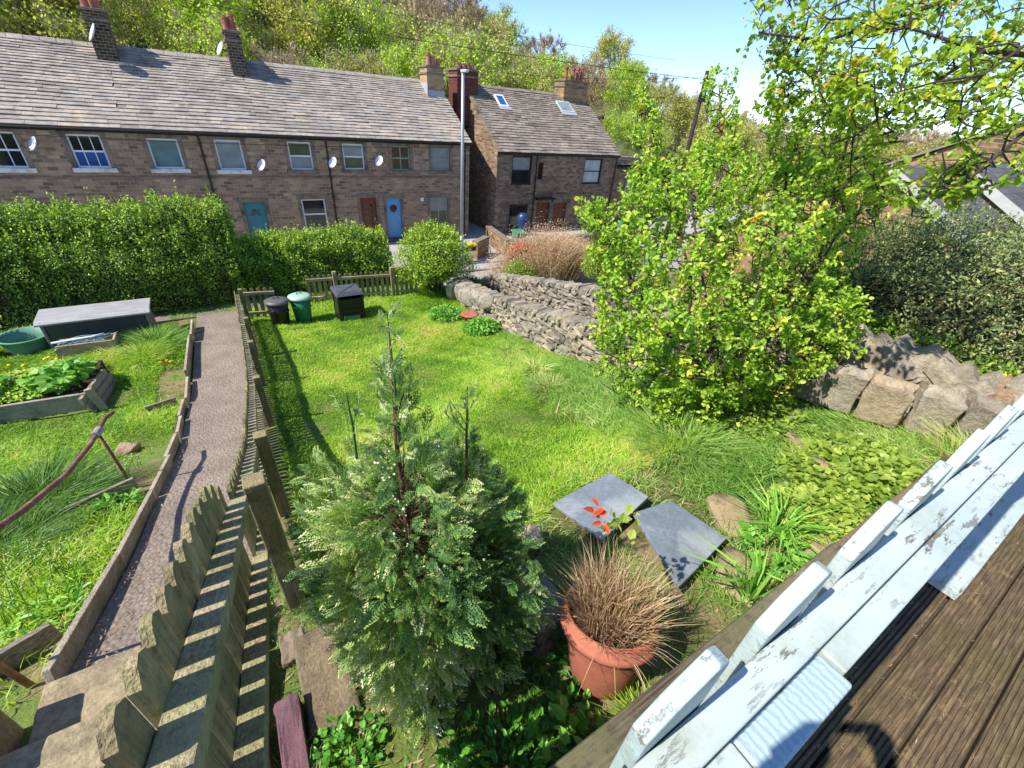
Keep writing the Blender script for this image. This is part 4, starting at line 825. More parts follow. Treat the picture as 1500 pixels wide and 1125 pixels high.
wheelie(13.3, 20.3, 'pale green wheelie bin at the gateway left of the house window'); wheelie(20.4, 20.6, 'grey wheelie bin behind the long low wall', '8b918e', '7c817e'); wheelie(21.6, 20.6, 'green lidded wheelie bin behind the long low wall beside the grey one')
bc = thing('blue_rounded_object', 'shiny blue rounded cover standing before the lower window of the house', 'garden cover', (15.4, 23.2, -6.6)); m = MB(); m.lathe([(.25, 0), (.27, .5), (.34, .75), (.38, .95), (.34, 1.2), (.22, 1.33), (.001, 1.38)], (15.4, 23.2, -6.6), 18); part('dome', m, M_plain('glossy_blue_surface', '2a3f66', .35, var=.2, scale=3), bc, smooth=True)  # glossy blue rounded shape, kind of object left open
WOODP = M_plain('creosoted_pole', '2c2420', .85, var=.25, bump=.4)
tp = thing('telegraph_pole', 'dark wooden telegraph pole with a black junction box rising behind the leafy tree', 'telegraph pole', (20.9, 16.65, -7.0))
part('pole', MB().tube([(20.85, 16.6, -7.2), (20.9, 16.7, 2.25)], [.13, .09], 12), WOODP, tp, smooth=True)
part('junction_box', MB().tube([(20.72, 16.45, 1.25), (20.72, 16.45, 1.85)], .12, 10).box((20.6, 16.3, 1.0), (20.85, 16.6, 1.3)), IRON, tp); part('bracket', MB().box((20.55, 16.4, 1.85), (21.25, 16.55, 1.95)).tube([(20.3, 16.2, 2.05), (21.3, 17.0, 2.05)], .03, 6), IRON, tp)
def wire(a, b, sag, label, r=.009):
    a = np.array(a, float); b = np.array(b, float); q = np.linspace(0, 1, 14)[:, None]; P_ = a+(b-a)*q; P_[:, 2] -= sag*4*(q*(1-q))[:, 0]
    single('overhead_wire', MB().tube(P_, r, 4), IRON, label, 'wire', tuple(a), 'overhead wires')
wire((20.9, 16.7, 2.0), (12.4, 28.0, 1.9), .3, 'wire from the telegraph pole to the red brick chimney'); wire((20.9, 16.7, 1.9), (-20, 34, 4.6), .6, 'long wire crossing before the wood above the terrace roofs', .012)
wire((-9, 23.7, -1.85), (11.9, 23.7, -1.86), .18, 'pale cable sagging along the terrace under the gutter', .012)
wire((-20, 36, 5.4), (40, 36, 5.2), .5, 'upper wire crossing in front of the hillside trees', .012)
ms = thing('lattice_mast', 'pale lattice mast standing far up in the wood above the lamp', 'mast', (22.7, 45, -1)); m = MB()
b0 = np.array((22.5, 46.0)); 
for sx in (-.5, .5):
    for sy in (-.5, .5): m.tube([(b0[0]+sx, b0[1]+sy, -2), (b0[0]+sx, b0[1]+sy, 6.0)], .04, 4)
part('legs', m, DISH, ms); m = MB()
for k in range(12):
    z = -1.6+k*.62
    for s_ in (-.5, .5): m.tube([(b0[0]-.5, b0[1]+s_, z), (b0[0]+.5, b0[1]+s_, z+.6)], .03, 4).tube([(b0[0]+s_, b0[1]-.5, z), (b0[0]+s_, b0[1]+.5, z+.6)], .03, 4)
part('bracing', m, DISH, ms)
# ================================================================== PLANTS
BARK = M_plain('grey_brown_bark', '4a3d31', .95, var=.3, scale=10, bump=.8)
BARKR = M_plain('reddish_conifer_bark', '6d4433', .95, var=.3, scale=14, bump=.8)
TWIGM = M_tint('woodland_twigs', [(0, '7d6f5d'), (.5, 'a6957d'), (1, 'c6b69d')], bump=0, nscale=2)
GRASS = M_leaf('grass_blades', [(0, '3e6418'), (.3, '608e20'), (.6, '83ad2b'), (.85, 'a2bf42'), (1, 'b8ae70')], .4, .5)
ROUGH = M_leaf('rough_grass_blades', [(0, '3d6322'), (.35, '5d8a2f'), (.7, '82a84a'), (.9, 'a3b86a'), (1, 'b6a878')], .35, .5)
HEDGEL = M_leaf('privet_leaves', [(0, '30491a'), (.35, '4f7420'), (.7, '7b9d2a'), (1, 'abc43c')], .18, .4)
TREEL = M_leaf('young_tree_leaves', [(0, '466a1a'), (.4, '75992c'), (.75, '9ab53e'), (.96, 'b6c250'), (1, 'b09a48')], .42, .42, gain=1.6)
OVERL = M_leaf('overhanging_leaves', [(0, '4a6a1b'), (.45, '7c9c2a'), (.8, 'a6be3c'), (1, 'bd9b48')], .45, .42)
DARKL = M_leaf('dark_shrub_leaves', [(0, '3d4f26'), (.4, '627445'), (.75, '879454'), (.92, 'a5a260'), (1, 'a57c6a')], .2, .5, gain=1.6)
YELL = M_leaf('yellow_green_leaves', [(0, '56782a'), (.5, '86a03c'), (1, 'abbd58')], .4, .45)
WEED = M_leaf('weed_leaves', [(0, '2c571b'), (.5, '4f8a2a'), (1, '82b548')], .3, .4)
CONI = M_leaf('conifer_scales', [(0, '26401f'), (.3, '4b733c'), (.55, '74994c'), (.72, '9cb25a'), (.88, 'b7c08c'), (1, 'cfd0b0')], .28, .6, .25)
DRYG = M_leaf('dry_tuft_blades', [(0, '75604a'), (.35, '9c8665'), (.65, 'bcaa84'), (.82, '9fa556'), (1, '74933a')], .2, .6)
WOODL = [M_leaf('wood_leaves_bright', [(0, '5b7c1d'), (.5, '88a92e'), (1, 'b0c05a')], .4, .5, gain=1.7), M_leaf('wood_leaves_olive', [(0, '56632a'), (.5, '7f8a3c'), (1, 'a5a757')], .35, .6, gain=2.05), M_leaf('wood_leaves_budding', [(0, '6a5f41'), (.5, '93835c'), (1, 'b0a076')], .3, .7, gain=2.05), M_leaf('wood_leaves_yellow', [(0, '8a8a1e'), (.5, 'b3ab2b'), (1, 'd0c53a')], .35, .6)]
DARKCORE = M_plain('dark_foliage_core', '4a4228', .95, var=.4, scale=14, bump=.8)  # for the added dark cores that stand for shade inside foliage

# ---- hedges
def hull_leaves(mb, n, pos, nrm, size, lift=(.0, .07), up=.45, tpl=LEAF2, tbase=.5, tvar=.22, W=1.0):
    N = unit(nrm + RNG.normal(size=(n, 3))*.55 + np.array((0, 0, up))); D = unit(RNG.normal(size=(n, 3)) + nrm*.5 + np.array((0, 0, .4)))
    P = pos + nrm*RNG.uniform(*lift, size=(n, 1)); s = size*RNG.uniform(.6, 1.35, n)
    leaves(mb, P, D, N, s, np.clip(RNG.normal(tbase, tvar, n), 0, 1), tpl, W)
def hedge(name, label, u0, u1, v0, v1, zb, zt, n, size, seed, rnd=.6, shoots=500):
    t = thing(name, label, 'hedge', ((u0+u1)/2, (v0+v1)/2, zb)); r = np.random.default_rng(seed)
    # cross-section: superellipse arch from front foot over the top to back foot
    W_, H_, vc = (v1-v0)/2, zt-zb, (v0+v1)/2
    def surf(a, u):      # a 0..1 front foot .. back foot
        th = math.pi*(1-a); c, s = np.cos(th), np.sin(th); k = rnd
        y = np.sign(c)*np.abs(c)**k; z = np.abs(s)**k
        P = np.stack([u, vc+y*W_, zb+z*H_], 1)
        N = unit(np.stack([np.zeros_like(u), np.sign(c)*np.abs(c)**(2-k)/W_, np.abs(s)**(2-k)/H_*1.0], 1))
        b = fbm(P*np.array((1, 1, 1.3)), 1.6, seed, 3)*.15 + fbm(P, 5.5, seed+1, 2)*.08
        return P + N*b[:, None], N
    n1 = int(n*.86); P, N = surf(np.clip(r.beta(1.0, 1.7, n1), 0, 1)*.92, r.uniform(u0, u1, n1)); mb = MB(); hull_leaves(mb, n1, P, N, size, (-.16, .05))
    n2 = n-n1
    for s in (-1, 1):    # ends
        a = r.uniform(0, 1, n2//2); q = np.sqrt(r.uniform(0, 1, n2//2)); th = math.pi*a
        E = np.stack([np.full(n2//2, u1 if s > 0 else u0), vc-np.cos(th)*W_*q, zb+np.abs(np.sin(th))**rnd*H_*q**.7], 1); E[:, 0] += fbm(E, 2.2, seed+3, 3)*.12
        hull_leaves(mb, n2//2, E, np.tile(np.array((s, 0, .1)), (n2//2, 1)), size, (-.12, .05))
    us, az_ = r.uniform(u0, u1, shoots), r.uniform(.22, .7, shoots); P, N = surf(az_, us)
    for p, q in zip(P, N):
        k = r.integers(4, 10); l = r.uniform(.06, .24)*(1+1.0*(r.random() < .08)); d = unit((q*.5+np.array((r.normal()*.25, r.normal()*.25, 1)))[None])[0]
        Q = p + d*np.linspace(.1, 1, k)[:, None]*l; leaves(mb, Q, r.normal(size=(k, 3))+d*.8, r.normal(size=(k, 3))+np.array((0, 0, .6)), size*r.uniform(.8, 1.2, k), np.clip(r.normal(.85, .1, k), 0, 1))
    part('foliage', mb, HEDGEL, t)
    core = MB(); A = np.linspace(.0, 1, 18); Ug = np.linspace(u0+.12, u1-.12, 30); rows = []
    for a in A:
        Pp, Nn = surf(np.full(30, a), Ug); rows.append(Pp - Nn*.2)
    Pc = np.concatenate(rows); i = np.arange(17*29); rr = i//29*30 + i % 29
    core.add(Pc, np.stack([rr, rr+1, rr+31, rr+30], 1)); part('light_block_core', core, DARKCORE, t)  # added inner sheet that blocks light through the hedge
    m = MB()
    for _ in range(int((u1-u0)*9)):
        u = r.uniform(u0, u1); m.tube([(u, v0+.12, zb), (u+r.normal()*.12, v0+.06, zb+r.uniform(.4, 1.1))], [.016, .007], 4)
    part('stem', m, BARK, t)['kind'] = 'stuff'
    return t
hedge('hedge', 'tall bright green hedge behind the storage box, its front face in deep shade', -9.0, -.12, 12.75, 14.9, -4.95, -2.55, 80000, .055, 3, rnd=.8, shoots=900)
hedge('hedge', 'lower clipped hedge behind the far picket fence and the dustbins', -.35, 3.95, 13.0, 14.6, -5.0, -3.42, 36000, .055, 8, rnd=.78)
def bush(name, label, c, R, n, size, mat, seed, squash=1, low=.35, stems=6, tbase=.5, tvar=.25, rough=.14, cat='shrub', core=True, W=1.0, lift=(-.14, .05), shoots=0, tpl=LEAF2, inner=.25, tfun=None):
    c = np.array(c, float); R = np.array(R, float); r = np.random.default_rng(seed)
    zg = c[2]-R[2]; t = thing(name, label, cat, (c[0], c[1], zg)); d = rand_dir(n); d[:, 2] = np.where(d[:, 2] < -.55, -d[:, 2], d[:, 2])
    taper = 1-low*np.clip(-d[:, 2], 0, 1); b = 1 + fbm(d, 2.3, seed, 4)*rough + fbm(d, 7, seed+1, 2)*rough*.4
    P = c + d*R*(b*taper)[:, None]; k = int(n*inner); P[:k] = c + (P[:k]-c)*r.uniform(.45, .95, (k, 1))
    mb = MB(); tb = tbase if tfun is None else tfun(P); hull_leaves(mb, n, P, d, size, lift, tbase=tb, tvar=tvar, W=W, tpl=tpl)
    for _ in range(shoots):
        q = rand_dir(1)[0]; q[2] = abs(q[2]); p = c+q*R; dd = unit((q+np.array((0, 0, 1.2)))[None])[0]; kk = r.integers(5, 11); Q = p+dd*np.linspace(0, 1, kk)[:, None]*r.uniform(.1, .3)
        leaves(mb, Q, r.normal(size=(kk, 3))+dd, r.normal(size=(kk, 3))+np.array((0, 0, .6)), size*1.1, np.clip(r.normal(tbase+.2, .12, kk), 0, 1))
    part('foliage', mb, mat, t)
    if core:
        m = MB(); rock(m, c+np.array((0, 0, R[2]*.12)), R*1.1, None, .5, 6, 1.0, .05, seed); part('light_block_core', m, DARKCORE, t)  # added dark lump inside the leaves, blocks light through the bush
    for i in range(stems):
        m = MB(); a = i*2*math.pi/stems+r.uniform(0, .6); e = c+np.array((math.cos(a)*R[0]*.6, math.sin(a)*R[1]*.6, r.uniform(-.2, .3)*R[2])); m.tube([(c[0]+math.cos(a)*.06, c[1]+math.sin(a)*.06, zg-.12), (c+e)/2*np.array((1, 1, 1)) - np.array((0, 0, R[2]*.3)), e], [.03, .022, .012], 6)
        part('stem', m, BARK, t)
    return t
bush('round_bush', 'round bright green bush with bare stems at the far right corner of the lawn', (4.82, 11.75, -3.98), (.95, .9, 1.02), 30000, .05, HEDGEL, 21, low=.4, stems=9, tbase=.62, shoots=300, rough=.34)
bush('dark_shrub', 'large dark small leaved shrub behind the brown drystone wall at right', (7.6, 1.3, -1.9), (1.45, 1.95, 1.15), 64000, .043, DARKL, 25, low=.2, tbase=.42, rough=.22, lift=(-.25, .1), shoots=160, W=.8)
bush('yellow_green_shrub', 'yellow green bush between the leafy tree and the dark shrub above the wall', (6.6, 2.9, -2.3), (.85, .8, .75), 9000, .055, YELL, 27, low=.2, tbase=.35, rough=.25, shoots=60)
bush('creeping_shrub', 'low green tangle along the top of the brown drystone wall', (6.5, .9, -2.15), (.6, 1.2, .35), 7000, .05, TREEL, 28, low=.1, tbase=.3, rough=.25, core=True)
bush('ivy', 'dark ivy in the gap between the two drystone walls', (6.0, 11.6, -4.8), (.45, .4, .3), 2500, .06, WEED, 29, tbase=.2)
bush('red_bush', 'small bush flushed orange red at the left of the beige dry shrub', (10.4, 15.6, -5.3), (.6, .4, .5), 3000, .07, M_leaf('red_leaves', [(0, 'a8604a'), (.6, 'c27558'), (1, 'c9a060')], .3, .5, gain=1), 30, core=False)
bush('green_verge_bush', 'yellow green bush at the foot of the beige dry shrub', (9.9, 14.7, -5.8), (.8, .5, .55), 3500, .07, YELL, 31, tbase=.3, core=False)
bush('green_verge_bush', 'green bush right of the beige dry shrub, merging into the leafy tree', (13.4, 13.0, -5.2), (1.5, 1.0, 1.1), 9000, .09, YELL, 32, tbase=.35)

# beige dry shrub
t = thing('dry_shrub', 'beige dead stemmed shrub by the road in front of the house with skylights', 'shrub', (11.4, 15.6, -6.6)); m = MB(); r = RNG
n = 4600; B = np.stack([r.normal(11.7, 1.05, n), r.normal(15.4, .4, n), r.uniform(-6.5, -5.9, n)], 1); D = unit(np.stack([(B[:, 0]-11.5)*.35+r.normal(0, .34, n), r.normal(0, .34, n), np.ones(n)], 1)); L = r.uniform(1.1, 2.35, n)*np.exp(-((B[:, 0]-11.7)/2.8)**2)
blades(m, B, D, L, .022, r.uniform(.2, .8, n), .12); k = 30000; i = r.integers(0, n, k); q = r.uniform(.4, 1, k)[:, None]
leaves(m, B[i]+D[i]*L[i][:, None]*q+r.normal(0, .07, (k, 3)), r.normal(size=(k, 3)), r.normal(size=(k, 3)), .06, r.uniform(.2, .9, k), LEAF2, .7)
part('stem', m, M_leaf('dead_beige_stems', [(0, '94805f'), (.5, 'b5a07a'), (1, 'd3c3a0')], .2, .7), t)

# ---- woodland trees
def limbs(r, base, H, n1, spread, r0, levels=3, up=.6):
    """returns tubes [(pts, radii)] and tips (point, direction)"""
    T = []; tips = []
    top = base+np.array((r.normal()*.05*H, r.normal()*.05*H, H*.8)); mid = base+(top-base)*.5+r.normal(size=3)*.03*H
    T.append(([base, mid, top], [r0, r0*.6, r0*.15])); tips.append((top, np.array((0, 0, 1.0))))
    def grow(p, d, l, rad, lv):
        d = unit(d[None])[0]; b = p+d*l*.5+r.normal(size=3)*l*.07; e = p+d*l+np.array((0, 0, l*.15)); T.append(([p, b, e], [rad, rad*.7, rad*.35])); tips.append((e, d))
        if lv > 0:
            for _ in range(r.integers(3, 5)):
                q = r.uniform(.35, 1); pp = p+(e-p)*q; nd = d+r.normal(size=3)*.55+np.array((0, 0, up*.35)); grow(pp, nd, l*r.uniform(.5, .7), rad*.5, lv-1)
    for i in range(n1):
        q = .25+.7*i/n1; p = base+(mid-base)*min(1, q*2) if q < .5 else mid+(top-mid)*(q-.5)*2
        a = i*2.4+r.uniform(-.4, .4); d = np.array((math.cos(a)*spread, math.sin(a)*spread, up)); grow(p, d, H*(.36-.18*q)*r.uniform(.85, 1.15), r0*.4*(1.1-q), levels-1)
    return T, tips
def wood_proto(seed, H, nl, size, twig, spread=1.0):
    r = np.random.default_rng(seed); T, tips = limbs(r, np.zeros(3), H, 15, spread, H*.016, 3); tr = MB()
    for p, rad in T: tr.tube(p, rad, 4, r.uniform(.2, .8), cap=False)
    tp_ = np.array([p for p, _ in tips]); td = np.array([d for _, d in tips])
    if twig:
        i = r.integers(0, len(tp_), twig); D = unit(td[i]+r.normal(size=(twig, 3))*.6+np.array((0, 0, .7))); blades(tr, tp_[i]-td[i]*.2*r.uniform(0, 1, (twig, 1)), D, r.uniform(.5, 1.3, twig)*H/10, .022*H/10*1.6, r.uniform(.3, 1, twig), .1)
    cr = MB(); i = r.integers(0, len(tp_), nl); off = r.normal(size=(nl, 3))*np.array((.42, .42, .38))*H/10; P = tp_[i]+off
    tb = .5+.35*np.clip(off[:, 2]*1.2, -1, 1)*0+r.normal(0, .2, nl)+(r.uniform(-.15, .15, len(tp_)))[i]
    leaves(cr, P, r.normal(size=(nl, 3)), unit(r.normal(size=(nl, 3))+off*.8+np.array((0, 0, .5))), size*r.uniform(.6, 1.4, nl), np.clip(tb, 0, 1), LEAFQ, 1.2)
    return tr, cr
PRO = []
for k, (H, nl, size, twig) in enumerate([(11, 9000, .22, 3000), (10, 8000, .22, 3000), (12, 6500, .22, 4500), (11, 3600, .17, 6500), (12, 2400, .16, 7500), (8, 7000, .2, 2500)]):
    tr_, cr_ = wood_proto(100+k, H, nl, size, twig); a = tr_.build('trunk', TWIGM); b = cr_.build('crown', WOODL[0]); PRO.append((H, a.data, b.data)); bpy.data.objects.remove(a); bpy.data.objects.remove(b)
def hz1(u, v): return float(hill(np.array([u]), np.array([v]))[0])
TK = {0: 'bright green leafy', 1: 'olive green', 2: 'bare budding', 3: 'yellow flowering'}
def spot_name(px, py):
    cols = [(150, 'left of the first chimney'), (240, 'right of the first chimney'), (345, 'left of the second chimney'), (470, 'right of the second chimney'), (610, 'above the terrace roof end'), (700, 'around the street lamp top'), (820, 'above the skylight roof'), (900, 'right of the last chimney'), (1000, 'left of the telegraph pole'), (1130, 'behind the telegraph pole'), (9999, 'behind the overhanging branches')]
    for lim, s in cols:
        if px < lim: return s
rt = np.random.default_rng(5); WT = []
def wood_tree(dist, az_, pick, mi, sc, rowname):
    a = math.radians(56-az_); u, v = dist*math.cos(a), dist*math.sin(a); z = hz1(u, v)-.3; H, td_, cd_ = PRO[pick]
    px_, py_ = proj((u, v, z+H*sc*.6))
    nm = 'leafless_tree' if mi == 2 else 'woodland_tree'
    lab = rowname+' '+TK[mi]+' tree '+spot_name(px_, py_)
    t = thing(nm, lab, 'tree', (u, v, z), 'trees of the hillside wood'); WT.append((px_, lab, t))
    ro = (0, 0, rt.uniform(0, 6.28)); s = (sc*rt.uniform(.9, 1.1), sc*rt.uniform(.9, 1.1), sc)
    for n_, d_ in (('trunk', td_), ('crown', cd_)):
        o = bpy.data.objects.new(n_, d_); COL.objects.link(o); o.parent = t; o.rotation_euler = ro; o.scale = s
        if n_ == 'crown': o.material_slots[0].link = 'OBJECT'; o.material_slots[0].material = WOODL[mi]
rows = [(41, 3.6, 'lowest'), (50, 3.5, 'lower'), (60, 3.3, 'midway up'), (70, 3.1, 'upper'), (80, 2.9, 'skyline')]
for ri, (dist, step, rn) in enumerate(rows):
    a = -54 if ri < 3 else -46
    while a < (44 if ri > 1 else 34):
        az_ = a+rt.uniform(-.8, .8); d = dist+rt.uniform(-4, 4); x = rt.random(); a += step*rt.uniform(.85, 1.2)
        if az_ < -34: mi = 3 if (ri == 0 and x < .3) else (1 if x < .5 else (2 if x < .72 else 0))
        elif az_ < -14: mi = 0 if x < .45 else (2 if x < .66 else 1)
        elif az_ < -6: mi = 2 if x < .5 else (1 if x < .8 else 0)
        elif az_ < 2: mi = 2 if x < .4 else (0 if x < .7 else 1)
        elif az_ < 14: mi = 0 if x < .4 else (1 if x < .7 else 2)
        else: mi = 1 if x < .55 else 2
        if mi == 2: pick = rt.choice([3, 4])
        elif mi == 3: pick = 5
        else: pick = rt.choice([0, 1, 2])
        sc = rt.uniform(.72, 1.0)
        if ri == 0: sc *= .62
        if az_ > -5: sc *= .8
        if az_ > 10: sc *= .85
        if az_ > 3 and ri < 2: sc *= .55
        wood_tree(d, az_, int(pick), mi, sc, rn)

_by = {}
for x_, l_, t_ in sorted(WT, key=lambda q: q[0]): _by.setdefault(l_, []).append(t_)
ORD = ['first', 'second', 'third', 'fourth', 'fifth', 'sixth', 'seventh', 'eighth', 'ninth', 'tenth', 'eleventh', 'twelfth']
for l_, ts_ in _by.items():
    if len(ts_) > 1:
        for i_, t_ in enumerate(ts_): t_['label'] = l_+', '+ORD[i_]+' from left'
# ---- leafy trees near the camera
def inpoly(x, y, poly):
    c = False; j = len(poly)-1
    for i in range(len(poly)):
        (xi, yi), (xj, yj) = poly[i], poly[j]
        if (yi > y) != (yj > y) and x < (xj-xi)*(y-yi)/(yj-yi)+xi: c = not c
        j = i
    return c
def edge_d(x, y, poly):
    m = 1e9
    for (a, b), (c, d) in zip(poly, poly[1:]+poly[:1]):
        l2 = (c-a)**2+(d-b)**2; q = max(0, min(1, ((x-a)*(c-a)+(y-b)*(d-b))/l2)); m = min(m, math.hypot(x-a-q*(c-a), y-b-q*(d-b)))
    return m
def spray_cluster(mb, tw, r, p, d, L, n, size, tb, wide=.09, tpl=LEAF6):
    """one leafy shoot: a twig with leaves along it"""
    d = unit(np.array(d, float)[None])[0]; e = p+d*L; tw.tube([p, p+d*L*.5+r.normal(size=3)*L*.04, e], [.0045, .003, .0015], 3, cap=False)
    q = r.uniform(0, 1, n)**.8; P = p+d*L*q[:, None]+r.normal(size=(n, 3))*wide*L*.9
    D = r.normal(size=(n, 3))+d*.5+np.array((0, 0, -.25)); N = r.normal(size=(n, 3))*.7+np.array((-.25, 0, .9))
    leaves(mb, P, D, N, size*r.uniform(.6, 1.3, n), np.clip(r.normal(tb, .17, n), 0, 1), tpl, 1.15)
def leafy_tree(name, label, base, hub, polys, mat, seed, size, extra_br=()):
    r = np.random.default_rng(seed); base = np.array(base, float); t = thing(name, label, 'tree', tuple(base)); mb, tw, tr = MB(), MB(), MB(); ends = []
    for poly, n, D0, dD, L, nl, up, tb in polys:
        xs = [p[0] for p in poly]; ys = [p[1] for p in poly]; k = 0
        while k < n:
            x, y = r.uniform(min(xs), max(xs)), r.uniform(min(ys), max(ys))
            if not inpoly(x, y, poly): continue
            e = min(1, edge_d(x, y, poly)/90); D = D0+dD*r.uniform(-1, 1)*(.25+.75*e)
            p = at(x, y, D); dd = np.array((r.normal()*.5, r.normal()*.5, up+r.normal()*.35)) + (p-hub)*.25
            spray_cluster(mb, tr, r, p-unit(dd[None])[0]*L*.5, dd, L*r.uniform(.7, 1.3), nl, size*r.uniform(.75, 1.25), tb+r.normal()*.16); ends.append(p-unit(dd[None])[0]*L*.5); k += 1
    # branches: hub -> mains -> cluster bases
    ends = np.array(ends); mains = [(np.array(a, float), ra) for a, ra in extra_br]
    for P_, ra in mains: tr.tube(P_, np.linspace(ra, ra*.3, len(P_)), 7)
    nodes = np.concatenate([np.array([P_[i]+(P_[i+1]-P_[i])*q for i in range(len(P_)-1) for q in np.linspace(0, 1, 6)]) for P_, _ in mains])
    for i, e in enumerate(ends):
        cand = np.concatenate([nodes, ends[:i]]) if i > 20 else nodes
        dist = np.linalg.norm(cand-e, axis=1) + .5*np.clip(cand[:, 2]-e[2], 0, None); 
        j = int(np.argmin(dist+(np.arange(len(cand)) >= len(nodes))*.12)); s = cand[j]; m_ = (s+e)/2+r.normal(size=3)*.03; l = np.linalg.norm(e-s)
        if l < 1.5: tr.tube([s, m_, e], [.007+.004*l, .006, .004], 4, cap=False)
    part('trunk', tr, BARK, t); part('crown', mb, mat, t); return t
TB = np.array((4.35, 2.35, -2.85))
def curve(*P): return np.array([np.array(p, float) for p in P])
m1 = [(curve(TB+np.array((dx, dy, 0)), TB+np.array((dx*2.5, dy*2.5, .5)), at(x1, y1, D1), at(x2, y2, D2)), ra) for dx, dy, x1, y1, D1, x2, y2, D2, ra in [
    (-.08, .05, 1010, 400, 4.9, 950, 170, 5.2, .035), (.02, .08, 1060, 380, 5.0, 1055, 140, 5.0, .04), (.1, 0, 1130, 370, 4.6, 1160, 230, 4.9, .035), (-.1, -.05, 960, 470, 4.5, 880, 330, 4.7, .028), (.08, -.08, 1150, 470, 4.2, 1235, 330, 4.4, .03), (.05, .1, 1180, 400, 5.2, 1260, 200, 5.0, .03), (0, -.1, 1040, 480, 4.1, 1010, 280, 4.2, .028), (-.06, .1, 990, 450, 5.4, 900, 420, 5.6, .026), (.1, -.02, 1200, 380, 4.4, 1262, 120, 4.1, .03)]]
full = [(852, 285), (900, 300), (925, 260), (985, 250), (1010, 215), (1075, 215), (1130, 255), (1200, 235), (1262, 280), (1262, 360), (1225, 440), (1238, 500), (1190, 560), (1130, 590), (1040, 640), (985, 615), (920, 575), (880, 545), (868, 480), (885, 400), (850, 330)]
polys = [(full, 860, 4.75, 1.25, .25, 34, .7, .52),
         ([(925, 130), (960, 150), (975, 250), (1010, 330), (940, 330), (930, 230)], 60, 5.0, .3, .26, 26, 1.4, .6), ([(1030, 105), (1075, 110), (1090, 230), (1040, 240)], 34, 5.0, .3, .26, 22, 1.4, .6), ([(1120, 150), (1180, 150), (1230, 250), (1120, 260)], 60, 4.8, .4, .26, 26, 1.4, .55), ([(1190, 120), (1270, 130), (1300, 330), (1220, 330)], 70, 4.4, .4, .26, 26, 1.0, .55),
         ([(1160, 420), (1250, 400), (1270, 480), (1200, 560), (1150, 550)], 70, 4.3, .5, .24, 26, .5, .5), ([(845, 285), (880, 290), (905, 350), (870, 380)], 18, 4.9, .3, .24, 24, .6, .6), ([(940, 520), (1120, 540), (1060, 640), (1000, 660), (950, 600)], 90, 4.3, .4, .2, 26, .4, .4)]
leafy_tree('leafy_tree', 'big sunlit many stemmed leafy tree beside the lawn wall, filling the middle right', TB, TB+np.array((0, 0, .8)), polys, TREEL, 61, .045, m1)
OB = at(1750, 260, 3.3); OB2 = np.array((OB[0], OB[1], -2.6))
m2 = [(curve(OB2, OB2+np.array((0, 0, 1.0)), OB, OB+np.array((.1, .3, 1.2))), .07), (curve(OB, at(1560, 85, 3.2), at(1440, 75, 3.1), at(1330, 40, 3.2)), .03), (curve(OB, at(1580, 150, 2.9), at(1500, 195, 2.9), at(1420, 262, 3.0), at(1320, 300, 3.1)), .022),
      (curve(OB+np.array((.05, .1, .5)), at(1560, -60, 3.4), at(1390, 0, 3.5), at(1210, 60, 3.7), at(1130, 50, 3.8)), .028), (curve(OB, at(1590, 60, 2.5), at(1510, 60, 2.5), at(1440, 110, 2.6)), .02), (curve(at(1440, 75, 3.1), at(1340, 140, 3.3), at(1250, 200, 3.5), at(1180, 220, 3.6)), .014)]
polys2 = [([(1150, -30), (1520, -30), (1520, 130), (1400, 190), (1300, 200), (1230, 130), (1190, 120)], 170, 3.5, .8, .3, 22, -.15, .5), ([(1180, 110), (1260, 130), (1320, 240), (1300, 300), (1215, 280), (1170, 200)], 44, 3.9, .5, .26, 18, -.1, .5),
          ([(1380, 120), (1520, 100), (1520, 250), (1400, 290), (1330, 250)], 34, 3.0, .5, .26, 15, -.2, .45), ([(1290, 270), (1460, 230), (1430, 290), (1310, 320)], 26, 3.1, .25, .2, 14, -.2, .35), ([(1095, 0), (1170, -10), (1190, 90), (1140, 150), (1110, 110)], 32, 3.9, .3, .22, 14, -.2, .3), ([(1130, 60), (1200, 80), (1190, 190), (1130, 160)], 26, 4.0, .3, .22, 13, -.1, .35)]
leafy_tree('overhanging_tree', 'overhanging broad leaved tree reaching in from the top right corner', tuple(OB2), OB, polys2, OVERL, 67, .052, m2)

# ---- conifer
def spray_template():
    V = []; F = []; T = []
    def rh(p, d, l, w, z, t):
        s = np.array((-d[1], d[0])); k = len(V)
        for a, b in ((0, 0), (.45, .5), (1, 0), (.45, -.5)): q = p+d*l*a+s*w*b; V.append((q[0], q[1], z-.3*(q[0]**2)+.05*math.sin(q[1]*9+q[0]*5)))
        F.append((k, k+3, k+2, k+1)); T.append(t)
    for i in range(8):
        x = .04+i*.118
        for sg in (-1, 1):
            L = .46*(1-.78*(i/8))*(.6+.4*min(1, i/2)); a = math.radians(44+6*math.sin(i*2.1))*sg; d = np.array((math.cos(a), math.sin(a))); p = np.array((x, 0)); rh(p, d, L, .045, 0, .3)
            n = max(1, int(L/.1))
            for j in range(1, n+1):
                q = p+d*L*j/(n+.3)
                for s2 in (-1, 1):
                    b = a+math.radians(40)*s2; rh(q, np.array((math.cos(b), math.sin(b))), .13*(1-.3*j/n), .05, .02*s2, .42+.55*(j/n)*(i/8+.35))
    rh(np.array((0, 0)), np.array((1, 0)), 1.0, .05, 0, .2)
    return np.array(V), np.array(F), np.array(T)
SV, SF, ST = spray_template()
